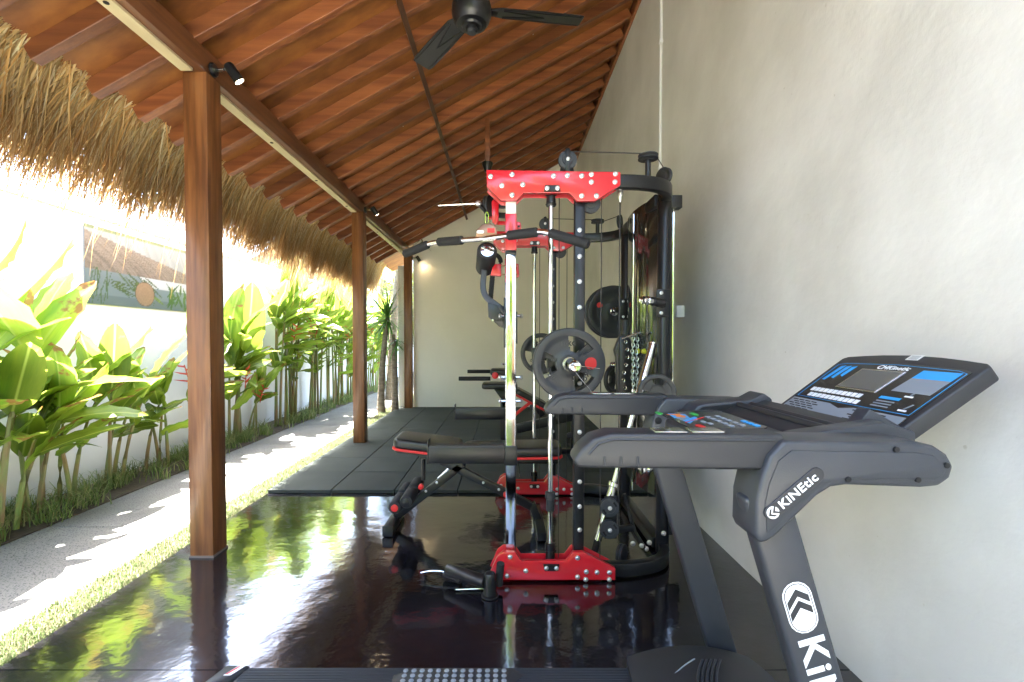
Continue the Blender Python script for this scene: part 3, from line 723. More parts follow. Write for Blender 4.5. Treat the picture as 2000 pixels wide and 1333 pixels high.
# ---- weight plates
def polar_plate(Rr, th, holes, n=72, hub=.026):
    rr = [hub, hub * 1.6, Rr * .28, Rr * .36, Rr * .48, Rr * .62, Rr * .74, Rr * .78, Rr * .86, Rr * .93, Rr * .975, Rr]
    hh = [1, 1, 1, .66, .62, .6, .66, .9, 1, 1, .92, .70]
    def solid(i, j):
        if not holes: return True
        if i < 3 or i > 6: return True
        a = (j + .5) / n * 360
        for c in holes:
            d = abs((a - c + 180) % 360 - 180)
            if d < (26, 30, 32, 31)[i - 3]: return False
        return True
    def vid(i, j, s): return (i * n + j % n) * 2 + s
    vs = []
    for i, r in enumerate(rr):
        for j in range(n):
            a = 2 * math.pi * j / n
            for s in (-1, 1): vs.append((r * math.cos(a), s * th / 2 * hh[i], r * math.sin(a)))
    fs = []
    K = len(rr) - 1
    for i in range(K):
        for j in range(n):
            if not solid(i, j): continue
            fs.append((vid(i, j, 0), vid(i + 1, j, 0), vid(i + 1, j + 1, 0), vid(i, j + 1, 0)))
            fs.append((vid(i, j, 1), vid(i, j + 1, 1), vid(i + 1, j + 1, 1), vid(i + 1, j, 1)))
            if i == 0 or not solid(i - 1, j): fs.append((vid(i, j, 0), vid(i, j + 1, 0), vid(i, j + 1, 1), vid(i, j, 1)))
            if i == K - 1 or not solid(i + 1, j): fs.append((vid(i + 1, j, 0), vid(i + 1, j, 1), vid(i + 1, j + 1, 1), vid(i + 1, j + 1, 0)))
            if not solid(i, j - 1): fs.append((vid(i, j, 0), vid(i, j, 1), vid(i + 1, j, 1), vid(i + 1, j, 0)))
            if not solid(i, j + 1): fs.append((vid(i, j + 1, 0), vid(i + 1, j + 1, 0), vid(i + 1, j + 1, 1), vid(i, j + 1, 1)))
    return MB().add(vs, fs)
def weight(loc, Rr, th, lab, holes=(60, 180, 300), rot=0, yaw=0, dot=(0, 120, 240), dsz=.028, dr=.60):
    o = thing('weight_plate', lab, 'weight plate', loc, 'black rubber weight plates on the smith machine')
    polar_plate(Rr, th, holes).build('disc', rubber_m, o, smooth=30).location = (0, 0, 0)
    me = MB().lathe((0, 0, 0), (0, -1, 0), [(.0258, -th / 2 - .001), (.032, -th / 2 - .001), (.032, th / 2 + .002), (.0258, th / 2 + .002)], 24).mesh('hub_ring', steel_m if dot else rubber_m)
    link('hub_ring', me if Rr > .14 else me, o).location = (0, 0, 0)
    for a in dot:
        me = MB().lathe((Rr * dr * math.cos(R(a)), -th / 2 * .64, Rr * dr * math.sin(R(a))), (0, -1, 0), [(dsz, -.001), (dsz, .0016), (dsz * .8, .0022)], 18).mesh('red_emblem', redp)
        link('red_emblem', me, o).location = (0, 0, 0)
    for a in (90, 210, 330):
        ra = R(a); x = Vector((math.sin(ra), 0, -math.cos(ra))); yv = Vector((math.cos(ra), 0, math.sin(ra)))
        t_ = text('10KG', Rr * .17, rubber_m, o, Vector(loc) + yv * Rr * .56 + Vector((0, -th / 2 * .66, 0)), x, yv, bold=.03, depth=.0025) if Rr > .14 else None
    o.rotation_euler = (0, -R(rot), R(yaw))
    return o
weight((bxx, 2.125, bz), .166, .036, 'front most black plate on the near end of the smith bar', rot=2, dot=(0,))
weight((bxx, 2.164, bz), .166, .036, 'second black plate tight behind the front plate on the near sleeve', rot=16, dot=(120,))
weight((bxx, 3.735, bz), .166, .036, 'black plate on the far end of the smith bar', rot=20, dot=())
p = at(1197, 610, Y=3.62); weight((p.x, 3.60, p.z), .205, .040, 'largest black plate, hung high on the far rear peg', holes=(), rot=-25, yaw=0, dot=(0, 180), dsz=.022)
p2_ = at(1190, 611, Y=3.68); weight((p2_.x, 3.645, p2_.z), .205, .036, 'large black plate pressed behind the largest one on the far peg', holes=(), dot=())
p = at(1199, 741, Y=3.62); weight((p.x, 3.62, p.z), .112, .030, 'small black plate on the low far peg beside the hanging belt', dot=(), yaw=38)
p = at(1283, 767, Y=2.34); weight((p.x, 2.34, p.z), .094, .028, 'small tilted plate on the near peg just above the treadmill rail', dot=(), rot=20, yaw=-14)

# ---- lat pulldown bar
def lat_bar():
    A = at(790, 497, Y=2.62); B = at(845, 474, Y=2.50); C = at(950, 466, Y=2.25); D = at(1062, 452, Y=2.14); E_ = at(1150, 478, Y=2.04)
    o = thing('pulldown_bar', 'long chrome pulldown bar with drooped ends and four black foam grips', 'exercise bar', C)
    def mix(p, q, t): return p * (1 - t) + q * t
    pts = [mix(B, A, .55)] + arc(mix(B, A, .12), B, mix(B, C, .15), 5) + [C] + arc(mix(D, C, .12), D, mix(D, E_, .16), 5) + [mix(D, E_, .5)]
    MB().tube(pts, .0135, 14).build('bar', chrome_m, o)
    g = .0225
    def grip(a, b): MB().lathe(a, b - a, [(.012, -.002), (g * .8, .0), (g, .006), (g, (b - a).length - .006), (g * .8, (b - a).length), (.012, (b - a).length + .002)], 18).build('foam_grip', foam_m, o)
    grip(mix(B, A, .16), A); grip(mix(B, C, .12), mix(B, C, .58)); grip(mix(D, C, .62), mix(D, C, .10)); grip(mix(D, E_, .14), E_)
    c = C + Vector((0, 0, .02))
    tb_ = MB().prism([(c.x - .052, c.z - .012), (c.x + .052, c.z - .012), (c.x + .05, c.z + .03), (c.x + .02, c.z + .055), (c.x - .02, c.z + .05), (c.x - .05, c.z + .02)], FRY(C.y + .004), 0, -.008).build('eye_tab', copper_m, o, bevel=.003)
    MB().prism(capsule(.010, .008), ((c.x - .03, C.y + .0035, c.z + .012), (1, 0, 0), (0, 0, 1)), 0, .001).build('tab_hole', sticker_m, tb_)
    MB().box((c.x + .005, C.y + .001, c.z + .008), (c.x + .04, C.y + .004, c.z + .03)).build('red_patch', redp, tb_)
lat_bar()

# ---- front pulley housing, carabiner, rod, roller pad arm, rope
fp = at(960, 405, Y=2.45)
ph_ = thing('cable_column_pulley', 'red bracketed front pulley with chrome carabiner and chrome side rod', 'pulley', fp)
def pxy(a, b, Y): return at(a, b, Y=Y)
MB().prism(frame2d([(967, 386), (974, 389), (974, 432), (968, 440), (961, 434), (960, 394)], 2.42), FRY(2.42), 0, -.012).build('red_cheek', red_m, ph_, bevel=.002)
MB().prism(frame2d([(953, 386), (957, 384), (960, 392), (960, 430), (953, 428)], 2.50), FRY(2.50), 0, -.012).build('red_cheek', red_m, ph_, bevel=.002)
c = pxy(955, 403, 2.46)
MB().lathe(c, (.9, -.43, 0), [(.006, -.014), (.055, -.012), (.055, -.006), (.048, 0), (.055, .006), (.055, .012), (.006, .014)], 24).build('pulley_wheel', plastic_d, ph_)
for yy_ in (402, 421): MB().bar(pxy(972, yy_, 2.44), pxy(992, yy_ + 1, 2.40), .02, .028).build('mount_bar', black_m, ph_, bevel=.002)
MB().bar(pxy(972, 436, 2.44), pxy(992, 437, 2.40), .012, .02).build('mount_bar', red_m, ph_, bevel=.002)
a = pxy(934, 398, 2.40); b = pxy(856, 402, 2.42)
MB().tube([a, b], .0065, 10).build('side_rod', steel_m, ph_)
MB().lathe(a, (0, -1, 0), [(.0, -.02), (.013, -.014), (.017, 0), (.013, .014), (0, .02)], 14).build('rod_knob', zinc_m, ph_)
MB().bar(a, pxy(950, 415, 2.44), .02, .012).build('knob_arm', black_m, ph_, bevel=.002)
cc = pxy(951, 427, 2.37)
MB().tube([cc + Vector((.0085 * math.sin(t), 0, .032 * math.cos(t))) for t in [2 * math.pi * i / 20 for i in range(21)]], .0032, 6, up=(0, 1, 0)).build('carabiner', chrome_m, ph_)

ra = thing('roller_arm', 'bent grey lever arm with black foam roller in front of the chrome upright', 'lever arm', pxy(975, 620, 2.36))
r0 = pxy(951.5, 490, 2.30); r1 = pxy(947, 524, 2.52)
d = (r1 - r0)
MB().lathe(r0, d, [(.03, -.004), (.043, -.002), (.05, .008), (.05, d.length - .01), (.046, d.length)], 24).build('foam_roller', foam_m, ra)
MB().lathe(r0 - d.normalized() * .0045, -d, [(.033, -.001), (.033, .002), (.022, .003), (.02, .001), (.009, .002), (.008, .006), (0, .006)], 20).build('roller_cap', chrome_m, ra)
pth = [pxy(947, 518, 2.43)] + arc(pxy(944, 548, 2.43), pxy(940, 580, 2.42), pxy(961, 590, 2.40), 7) + [pxy(983, 606, 2.38)]
MB().bars(pth, .03, .03, up=(0, 1, 0)).build('bent_arm', plastic_m, ra, bevel=.004)
hb = MB().prism(frame2d([(953, 592), (988, 600), (988, 642), (975, 638), (954, 620)], 2.37), FRY(2.35), 0, -.05).build('hinge_block', black_m, ra, bevel=.003)
for k in range(5): MB().lathe((pxy(962 + 5.2 * k, 626 + k * .6, 2.35).x, 2.3498, pxy(962, 626, 2.35).z), (0, -1, 0), [(.006, 0), (.006, .0006)], 8).build('index_hole', hole_m if k else zinc_m, hb)
MB().bar(pxy(972, 596, 2.25), pxy(984, 612, 2.25), .012, .012).build('hinge_lever', black_m, hb, bevel=.002)
rb = thing('red_bracket', 'red steel clamp bracket clasping the chrome front upright', 'bracket', pxy(975, 527, 2.4))
MB().prism(frame2d([(963, 516), (979, 516), (979, 540), (958, 538)], 2.42), FRY(2.42), 0, -.03).build('clamp', red_m, rb, bevel=.003)
MB().box((pxy(979, 520, 2.4).x, 2.385, pxy(0, 520, 2.4).z - .004), (pxy(1010, 520, 2.4).x, 2.40, pxy(0, 520, 2.4).z + .003)).box((pxy(979, 537, 2.4).x, 2.385, pxy(0, 537, 2.4).z - .004), (pxy(1010, 537, 2.4).x, 2.40, pxy(0, 537, 2.4).z + .003)).build('clamp_rod', copper_m, rb)
MB().prism(frame2d([(1008, 515), (1013, 516), (1014, 540), (1009, 543)], 2.40), FRY(2.40), 0, -.03).build('clamp_jaw', red_m, rb, bevel=.003)
rp = thing('rope_handle', 'black twisted rope handle hanging beside the bent lever arm', 'rope', pxy(958, 560, 2.47))
m = MB(); ra_, rb_ = pxy(962, 538, 2.46), pxy(958, 584, 2.46)
for ph0 in (0, 2.1, 4.2):
    m.tube([ra_ + (rb_ - ra_) * t + Vector((.007 * math.cos(ph0 + 22 * t), .007 * math.sin(ph0 + 22 * t), 0)) for t in [i / 24 for i in range(25)]], .008, 6)
m.build('rope', foam_m, rp)
MB().tube(arc(pxy(966, 497, 2.5), pxy(986, 505, 2.5), pxy(972, 527, 2.5), 8), .012, 8).build('rope_loop', foam_m, rp)

# ---- leaning chrome bar, belt, chain
a = Vector((at(1160, 1082, Y=2.44).x, 2.44, .07)); b = at(1277, 668, Y=2.60)
lb = thing('curl_bar', 'straight chrome barbell leaning against the rack upright', 'barbell', a)
d = (b - a); L_ = d.length
MB().lathe(a, d, [(.018, 0), (.0195, .01), (.0195, .07)], 16).build('end_tip', black_m, lb)
MB().lathe(a, d, [(.0215, .07), (.0215, .36), (.029, .365), (.029, .385), (.0145, .39), (.0145, L_ - .40), (.029, L_ - .395), (.029, L_ - .375), (.0225, L_ - .37), (.0225, L_ - .02), (.026, L_ - .018), (.026, L_ - .008), (.01, L_)], 18).build('shaft', chrome_m, lb)
# belt
bt = thing('dip_belt', 'black leather dip belt hanging on the rack beside the chain', 'belt', at(1215, 700, Y=2.9))
poly = frame2d([(1210, 658), (1222, 655), (1232, 662), (1240, 700), (1240, 775), (1236, 800), (1212, 800), (1206, 760), (1204, 700), (1200, 684)], 2.95)
MB().prism(poly, FRY(2.95), 0, -.05).build('strap', vinyl_m, bt, bevel=.008)
m = MB()
for k in range(7):
    c = at(1222 + 4 * math.sin(k), 668 + 15 * k, Y=2.93); m.tube([c + Vector((.008 * math.sin(t), 0, .011 * math.cos(t))) for t in [2 * math.pi * i / 10 for i in range(11)]], .0025, 5, up=(0, 1, 0))
m.build('buckle_rings', steel_m, bt)
MB().tube([at(1216, 662, Y=2.92), at(1250, 650, Y=2.75)], .006, 8).build('hook', steel_m, bt)
# chain: links of two hanging strands
ch = thing('steel_chain', 'bright steel link chain hanging in front of the glossy panel', 'chain', at(1240, 655, Y=2.84))
m = MB()
for (px, off) in ((1236, 0), (1244, .5)):
    for k in range(22):
        c = at(px + 1.2 * math.sin(k * .9), 655 + 6.4 * (k + off * .6), Y=2.84); flat = k % 2
        m.tube([c + (Vector((.0085 * math.sin(t), 0, .0145 * math.cos(t))) if flat else Vector((.003 * math.sin(t), .0085 * math.sin(t), .0145 * math.cos(t)))) for t in [2 * math.pi * i / 10 for i in range(11)]], .0028, 5, up=(0, 1, 0) if flat else (1, 0, 0))
m.build('links', mat('galvanised', (.62, .70, .68), .3, .85), ch)

# ---- landmine pivot on the floor
lm_ = thing('landmine_pivot', 'black steel swivel sleeve lying on the floor before the red base plate', 'gym attachment', at(957, 1165, Z=0))
b0 = at(957, 1166, Z=0)
MB().lathe((b0.x, b0.y, .004), (0, 0, 1), [(.040, 0), (.040, .008), (.030, .010), (.028, .10), (.022, .11), (.01, .115)], 20).build('pivot', black_m, lm_)
MB().tube([Vector((b0.x - .02, b0.y, .07)), at(875, 1113, Y=2.28)], .030, 16).build('sleeve', black_m, lm_, bevel=.003)
MB().tube([at(900, 1133, Y=2.26), at(868, 1121, Y=2.30)], .020, 14).build('lower_sleeve', black_m, lm_, bevel=.002)
MB().tube([Vector((b0.x + .04, b0.y + .05, .03)), Vector((b0.x + .05, b0.y + .04, .14))], .019, 12).build('end_grip', foam_m, lm_)
MB().tube(arc(at(870, 1118, Y=2.30), at(850, 1112, Y=2.31), at(822, 1119, Y=2.31), 6), .004, 6).build('retaining_wire', steel_m, lm_)
MB().tube([at(890, 1152, Z=.01), at(945, 1150, Z=.01)], .0035, 6).build('retaining_wire', steel_m, lm_)

# ---- benches
def pad(m, poly2, y0, y1, th, taper=None):
    """poly2: centre line [(x,z)], padded slab"""
    pass
def rounded_rect(x0, x1, y0, y1, r, n=5, narrow=0):
    pts = []
    for (cx, cy, a0) in ((x1 - r, y1 - r, 0), (x0 + r, y1 - r - narrow, 90), (x0 + r, y0 + r + narrow, 180), (x1 - r, y0 + r, 270)):
        for i in range(n + 1):
            a = R(a0 + 90 * i / n); pts.append((cx + r * math.cos(a), cy + r * math.sin(a)))
    return pts
def bench(org, lab, yaw=0):
    """along +x: seat end at -x; local floor z=0"""
    o = thing('weight_bench', lab, 'bench', org)
    def loc(ob): ob.location = (0, 0, 0); return ob
    def pb(mb, name, m, par=o, **k):
        me = mb.mesh(name, m, **k); q = link(name, me, par); q.location = (0, 0, 0); return q
    def cushion(x0, x1, z, hw, tilt, narrow, nm):
        fr = (Vector((0, 0, z)), Vector((math.cos(tilt), 0, math.sin(tilt))), Vector((0, 1, 0)))
        q = pb(MB().prism(rounded_rect(x0, x1, -hw, hw, .06, narrow=narrow), fr, .012, .072), nm, vinyl_m, bevel=.018, seg=3, smooth=50)
        pb(MB().prism(rounded_rect(x0 - .003, x1 + .003, -hw - .003, hw + .003, .06, narrow=narrow), fr, .0, .014), 'red_piping', redp, q, bevel=.003)
        pb(MB().prism(rounded_rect(x0 + .01, x1 - .01, -hw + .01, hw - .01, .06, narrow=narrow), fr, -.014, .0), 'pad_board', black_m, q)
        return q
    cushion(-.60, -.18, .455, .145, R(-7), .0, 'seat_pad')
    q = cushion(-.16, .47, .463, .135, R(.8), .0, 'back_pad')
    pb(MB().prism([(x, y) for x, y in capsule(.035, .016)], (Vector((.25, -.07, .5362)), Vector((1, 0, 0)), Vector((0, 1, 0))), 0, .0008), 'pad_logo', whitep, q)
    fr = MB(); bar = lambda a, b, w_=.045, h_=.05: MB().bar(a, b, w_, h_)
    pb(bar((-.16, 0, .41), (-.60, 0, .06)), 'front_leg', black_m, bevel=.004)
    pb(bar((-.30, 0, .43), (.28, 0, .13)), 'main_beam', black_m, bevel=.004)
    pb(bar((.28, 0, .15), (.33, 0, .03)), 'rear_leg', black_m, bevel=.004)
    pb(bar((-.30, -.012, .43), (.45, -.012, .43), .03, .035), 'pad_rail', black_m, bevel=.003)
    pb(MB().bar((-.61, -.17, .035), (-.61, .17, .035), .06, .06).cbox((-.61, -.172, .035), (.066, .01, .066)), 'front_foot', black_m, bevel=.005)
    pb(MB().bar((.33, -.24, .03), (.33, .24, .03), .055, .05), 'rear_foot', black_m, bevel=.004)
    pb(MB().tube([(-.42, 0, .44), (-.42, 0, .30)], .014, 10), 'seat_post', black_m)
    pb(MB().tube([(-.20, .03, .42), (-.33, .03, .30)], .008, 8), 'adjust_rod', steel_m)
    for (x, z, rc_) in ((-.56, .19, redp), (-.49, .225, black_m)):
        r = pb(MB().lathe((x, -.20, z), (0, 1, 0), [(.02, 0), (.036, .004), (.042, .014), (.042, .17), (.036, .18)], 18).lathe((x, .02, z), (0, 1, 0), [(.036, 0), (.042, .01), (.042, .17), (.036, .18)], 18), 'foam_roller', foam_m)
        pb(MB().lathe((x, -.2005, z), (0, -1, 0), [(.022, 0), (.022, .003), (.012, .006)], 14), 'roller_cap', rc_, r)
    for (x, z) in ((-.425, .275), (.115, .225), (.14, .20)):
        pb(MB().lathe((x, -.024, z), (0, -1, 0), [(.010, 0), (.010, .02), (.017, .022), (.017, .045), (.01, .05)], 12), 'adjust_knob', redp)
    for (x, z) in ((-.33, .29), (-.40, .235), (-.03, .29), (.07, .245)):
        q = link('bolt', bolt_me, o); q.location = (x, -.0235, z); q.scale = (.7, 1, .7)
    o.rotation_euler = (0, 0, R(yaw))
    return o
bench((-.105, 2.97, 0), 'flat black bench with red piping standing inside the smith machine')

# far seated machine behind the second frame
def far_machine():
    Y = 4.75
    o = thing('preacher_bench', 'black and red inclined bench with forearm grips by the back wall', 'bench', (.2, Y, .027))
    q = lambda a, b, dy=0: at(a, b, Y=Y + dy)
    for (a, b, dy) in (((913, 726), (958, 726), .25), ((896, 740), (958, 740), -.10)):
        MB().tube([q(*a, dy), q(*b, dy)], .022 if dy < 0 else .020, 12).build('grip', foam_m, o, bevel=.003)
    m_ = MB().prism(rounded_rect(0, .36, -.16, .16, .05), (q(942, 758), Vector((1, 0, 0)), Vector((0, 1, 0))), 0, .055)
    m_.build('arm_pad', vinyl_m, o, bevel=.018, seg=3)
    MB().prism(rounded_rect(0, .20, -.14, .14, .04), (q(958, 732), Vector((1, 0, 0)), Vector((0, 1, 0))), 0, .06).build('upper_pad', vinyl_m, o, bevel=.018, seg=3)
    MB().lathe(q(967, 734, -.17), (0, -1, 0), [(.033, 0), (.033, .01), (.02, .015)], 16).build('end_cap', redp, o)
    s0, s1 = q(1004, 759), q(1062, 790); dr = (s1 - s0)
    MB().prism(rounded_rect(0, dr.length, -.15, .15, .04), (s0, dr.normalized(), Vector((0, 1, 0))), 0, -.0).v  # placement frame only
    fr = (s0 - Vector((0, 0, .05)), dr.normalized(), Vector((0, 1, 0)))
    MB().prism(rounded_rect(0, dr.length, -.15, .15, .04), fr, .016, .07).build('incline_pad', vinyl_m, o, bevel=.015, seg=3)
    MB().prism(rounded_rect(-.003, dr.length + .003, -.153, .153, .04), fr, -.004, .017).build('red_piping', redp, o, bevel=.003)
    MB().prism([(q(965, 760).x, q(965, 760).z), (q(990, 760).x, q(0, 760).z), (q(990, 800).x, q(0, 800).z), (q(982, 800).x, q(0, 800).z), (q(978, 778).x, q(0, 778).z)], FRY(Y - .03), 0, -.06).build('neck', black_m, o, bevel=.004)
    MB().bar(q(983, 785), Vector((q(983, 785).x, Y, .03)), .06, .06).build('post', black_m, o, bevel=.004)
    MB().bar(q(1008, 838), q(1120, 812), .07, .09).build('lower_beam', black_m, o, bevel=.005)
    MB().bar(q(1000, 815, -.1), q(1040, 783, -.1), .03, .03).build('brace', redp, o, bevel=.003)
    MB().bar(q(1045, 790), q(1060, 812), .06, .06).build('hinge_post', black_m, o, bevel=.004)
    MB().bar((q(983, 785).x, Y - .25, .055), (q(983, 785).x, Y + .25, .055), .06, .05).build('front_foot', black_m, o, bevel=.004)
    MB().bar((q(1120, 812).x, Y - .25, .055), (q(1120, 812).x, Y + .25, .055), .06, .05).build('rear_foot', black_m, o, bevel=.004)
    MB().bar((q(983, 785).x, Y, .06), (q(1120, 812).x, Y, .06), .06, .05).build('base_rail', black_m, o, bevel=.004)
    MB().bar(q(1120, 812), (q(1120, 812).x, Y, .06), .05, .05).build('rear_post', black_m, o, bevel=.004)
    for (a, b) in ((1040, 795), (1100, 800), (1112, 870 - 20)):
        MB().lathe(q(a, b, -.06), (0, -1, 0), [(.03, 0), (.03, .02), (.02, .025)], 14).build('knob', plastic_d, o)
far_machine()

# ------------------------------------------------------------------ treadmill
def treadmill():
    NY, FY = .90, 1.66                      # outer faces of the two sides
    o = thing('treadmill', 'dark grey treadmill with tilted console in front of the side wall', 'treadmill', (.1, 1.28, 0))
    def N2(p): return [(at(a, b, Y=NY).x, at(a, b, Y=NY).z) for a, b in p]
    cover = N2([(1532, 861), (1790, 866), (1828, 872), (1852, 888), (1866, 912), (1858, 936), (1836, 951), (1800, 954), (1655, 949), (1625, 953), (1598, 970), (1520, 1046), (1500, 1060), (1484, 1064), (1476, 1045), (1478, 980), (1487, 940), (1505, 892)])
    inner = N2([(1545, 880), (1785, 884), (1822, 890), (1840, 905), (1848, 915), (1840, 930), (1824, 938), (1655, 935), (1610, 942), (1580, 965), (1508, 1036), (1497, 1040), (1494, 980), (1502, 945), (1520, 900)])
    xz = lambda a, b: (at(a, b, Y=NY).x, at(a, b, Y=NY).z)
    for side, (y0, y1, s) in enumerate(((NY, NY + .10, 1), (FY, FY - .10, -1))):
        cv = MB().prism(cover, FRY(y0), 0, -(y1 - y0)).build('side_cover', plastic_m, o, bevel=.009, seg=3, smooth=40)
        ip = MB().prism(inner, FRY(y0 - .0025 * s), 0, -.003 * s).build('cover_panel', plastic_m, cv, bevel=.0015, seg=2)
        for (a, b) in ((1749, 878), (1847, 909), (1655, 936), (1791, 937)):
            x, z = xz(a, b); MB().lathe((x, y0 - .001 * s, z), (0, -s, 0), [(.0055, -.004), (.0055, .0029)], 12).build('screw_hole', hole_m, cv)
        for (a, b) in ((1585, 950), (1550, 945)):
            x, z = .60 + (a - 1585) * .0022, .935; MB().lathe((x, y1 - .0005 * s, z), (0, s, 0), [(.012, -.002), (.012, .002)], 12).lathe((x, y1 + .001 * s, z), (0, s, 0), [(.006, 0), (.006, .003)], 8).build('inner_screw', hole_m, cv)
        # handrail: rounded foam rail
        yc = (y0 + y1) / 2
        x0, x1 = .138, .56; zt, zb = 1.021, .955
        prof = [(x1, zt), (x0 + .075, zt + .002), (x0 + .04, zt - .008), (x0 + .015, zt - .03), (x0, zb + .012), (x0 + .008, zb), (x0 + .03, zb - .002), (x1, zb - .006)]
        rl = MB().prism(prof, FRY(yc - .036), 0, -.072).build('handrail', plastic_d, o, bevel=.011, seg=3, smooth=45)
        for sy in (yc - .037, yc + .037):
            g = [(x1 - .02, zt - .012), (x0 + .08, zt - .010), (x0 + .05, zt - .018), (x0 + .03, zt - .04)]
            MB().tube([(a, sy, b) for a, b in g], .0022, 6).build('rail_seam', plastic_d, rl)
            for k in range(3): MB().tube([(x0 + .062 + .033 * k, sy, zb + .004), (x0 + .062 + .033 * k, sy, zb + .022)], .0026, 6).build('finger_ridge', plastic_d, rl)
        for k in range(2): MB().cbox((x0 + .20 + .075 * k, yc, zt + .0015), (.065, .045, .004)).build('pulse_plate', steel_m, rl, bevel=.001)
        # leaning upright
        yu = y0 + .05 * s
        up = MB().sweep([(.531, yu, .90), (.785, yu, .06)], [(-.024, -.046), (.024, -.046), (.024, .046), (-.024, .046)], up=(1, 0, 0)).build('upright', plastic_m, o, bevel=.010, seg=3)
        if side == 0:
            ad = (Vector((.785, 0, .06)) - Vector((.531, 0, .90))).normalized(); pd = Vector((-ad.z, 0, ad.x)) * -1   # along, across
            if pd.x < 0: pd = -pd
            fy = yu - .0245
            def U(py, off=0):
                z = at(0, py, Y=fy).z; t = (z - .90) / ad.z; p = Vector((.531, fy, .90)) + ad * t; return p + pd * off
            # emblem: capsule with the double chevron
            c = U(1187); L2, r2 = .024, .030
            x_, y_ = ad, pd
            nz = x_.cross(y_); sg = 1 if nz.y < 0 else -1
            def lay(poly, m, d, name, par=up): return MB().prism(poly, (c, x_, y_), -.0002 * sg, d * sg).build(name, m, par, smooth=0)
            em = lay(capsule(L2, r2), whitep, .0006, 'emblem')
            lay(capsule(L2, r2 - .0028), plastic_m, .0009, 'emblem_gap', em); lay(capsule(L2, r2 - .0048), whitep, .0012, 'emblem_field', em)
            w = .024
            for t0 in (-.036, -.012):
                lay([(t0 - .004, 0), (t0 + .020, -w), (t0 + .036, -w), (t0 + .012, 0), (t0 + .030, w * .95), (t0 + .014, w * .95)], plastic_d, .0015, 'chevron', em)
            tcen = U(1340); text('KiNEtic', .075, whitep, up, U(1243) + ad * .0, ad, pd if sg > 0 else -pd, 'lettering', bold=.02, align='LEFT', sx=1.2)
            # badge on the cover
            b0, b1 = at(1507, 1002, Y=NY - .003), at(1594, 928, Y=NY - .003); bd = (b1 - b0).normalized(); bp = Vector((-bd.z, 0, bd.x))
            bc = (b0 + b1) / 2; hl = (b1 - b0).length / 2
            n_ = bd.cross(bp); s_ = 1 if n_.y < 0 else -1
            bg_ = MB().prism(capsule(hl, .0150), (bc, bd, bp), -.002 * s_, .0022 * s_).build('badge', plastic_d, ip, bevel=.001, seg=1)
            ec = b0 + bd * .002
            MB().prism(disc(18, .0125, .0125), (ec, bd, bp), .001 * s_, .0028 * s_).build('badge_emblem', whitep, ip, smooth=0)
            for t0 in (-.009, .001): MB().prism([(t0 - .002, 0), (t0 + .007, -.0085), (t0 + .012, -.0085), (t0 + .004, 0), (t0 + .012, .0085), (t0 + .007, .0085)], (ec, bd, bp), .001 * s_, .0033 * s_).build('badge_chevron', plastic_d, ip, smooth=0)
            text('KiNEtic', .0245, whitep, ip, b0 + bd * .020 - Vector((0, .0028, 0)), bd, bp, 'lettering', bold=.016, align='LEFT', sx=1.12)
    # lower console between the sides
    y0, y1 = NY + .10, FY - .10
    plan = [(.458, y0), (.87, y0), (.87, y1), (.60, y1), (.575, 1.53), (.545, 1.46), (.50, 1.39), (.47, 1.34), (.458, 1.29)]
    cb = MB().prism(plan, ((0, 0, .925), (1, 0, 0), (0, 1, 0)), 0, .0535).build('console_base', plastic_d, o, bevel=.008, seg=3)
    ridge = [(.70, .96), (.70, .982), (.735, .999), (.77, 1.004), (.80, 1.006), (.835, 1.018), (.865, 1.005), (.878, .97), (.83, .94)]
    MB().prism(ridge, FRY(y0 + .002), 0, -(y1 - y0 - .004)).build('base_ridge', plastic_d, cb, bevel=.005, seg=2)
    # raised far end of the base with a bottle slot, lug at the near end
    MB().prism([(.60, .975), (.62, 1.000), (.66, 1.008), (.79, 1.018), (.83, 1.040), (.86, 1.02), (.86, .96), (.60, .95)], FRY(y1 - .09), 0, -.088).build('base_shoulder', plastic_m, cb, bevel=.008, seg=2)
    MB().prism([(.62, .986), (.635, .995), (.75, 1.006), (.765, 1.0), (.76, .985), (.62, .981)], FRY(y1 - .0925), 0, -.004).build('bottle_slot', hole_m, cb, bevel=.002)
    MB().prism([(.62, .985), (.64, 1.003), (.83, 1.03), (.90, 1.01), (.90, .96), (.62, .95)], FRY(y0), 0, -.055).build('base_shoulder', plastic_m, cb, bevel=.008, seg=2)
    MB().prism([(.80, 1.0), (.84, 1.052), (.925, 1.005), (.92, .97), (.8, .97)], FRY(y0 + .055), 0, -.04).build('display_lug', plastic_m, cb, bevel=.006, seg=2)
    for x in (.745, .785): MB().tube([(x, y0 + .06, 1.003), (x, y1 - .1, 1.003)], .010, 10).build('base_rib', plastic_d, cb)
    # keypad, printed and with little keys
    kx = Vector((0, -1, 0)); ky = Vector((.22, 0, .015)).normalized(); kn = kx.cross(ky)
    k0 = Vector((.485, (y0 + y1) / 2 + .16, .9795))
    def K(poly, m, name, d0=-.001, d1=.0014): return MB().prism(poly, (k0, kx, ky), d0, d1).build(name, m, cb, smooth=0)
    rc = lambda a, b, w_, h_: [(a, b), (a + w_, b), (a + w_, b + h_), (a, b + h_)]
    K(rounded_rect(0, .30, 0, .175, .015), overlay_m, 'keypad', -.002, .0008)
    K([(.02, .02), (.10, .012), (.12, .05), (.05, .062)], bluep, 'key_print'); K([(.10, .015), (.17, .02), (.15, .06), (.11, .05)], lightgrey, 'key_print')
    K([(.035, .012), (.06, .03), (.09, .022), (.105, .04), (.085, .052), (.06, .045), (.04, .05)], orangep, 'key_print', -.001, .0018)
    K([(.14, .02), (.19, .02), (.12, .07), (.10, .07)], bluep, 'key_print', -.001, .0016)
    K(capsule(.014, .008), greenp, 'key'); MB()
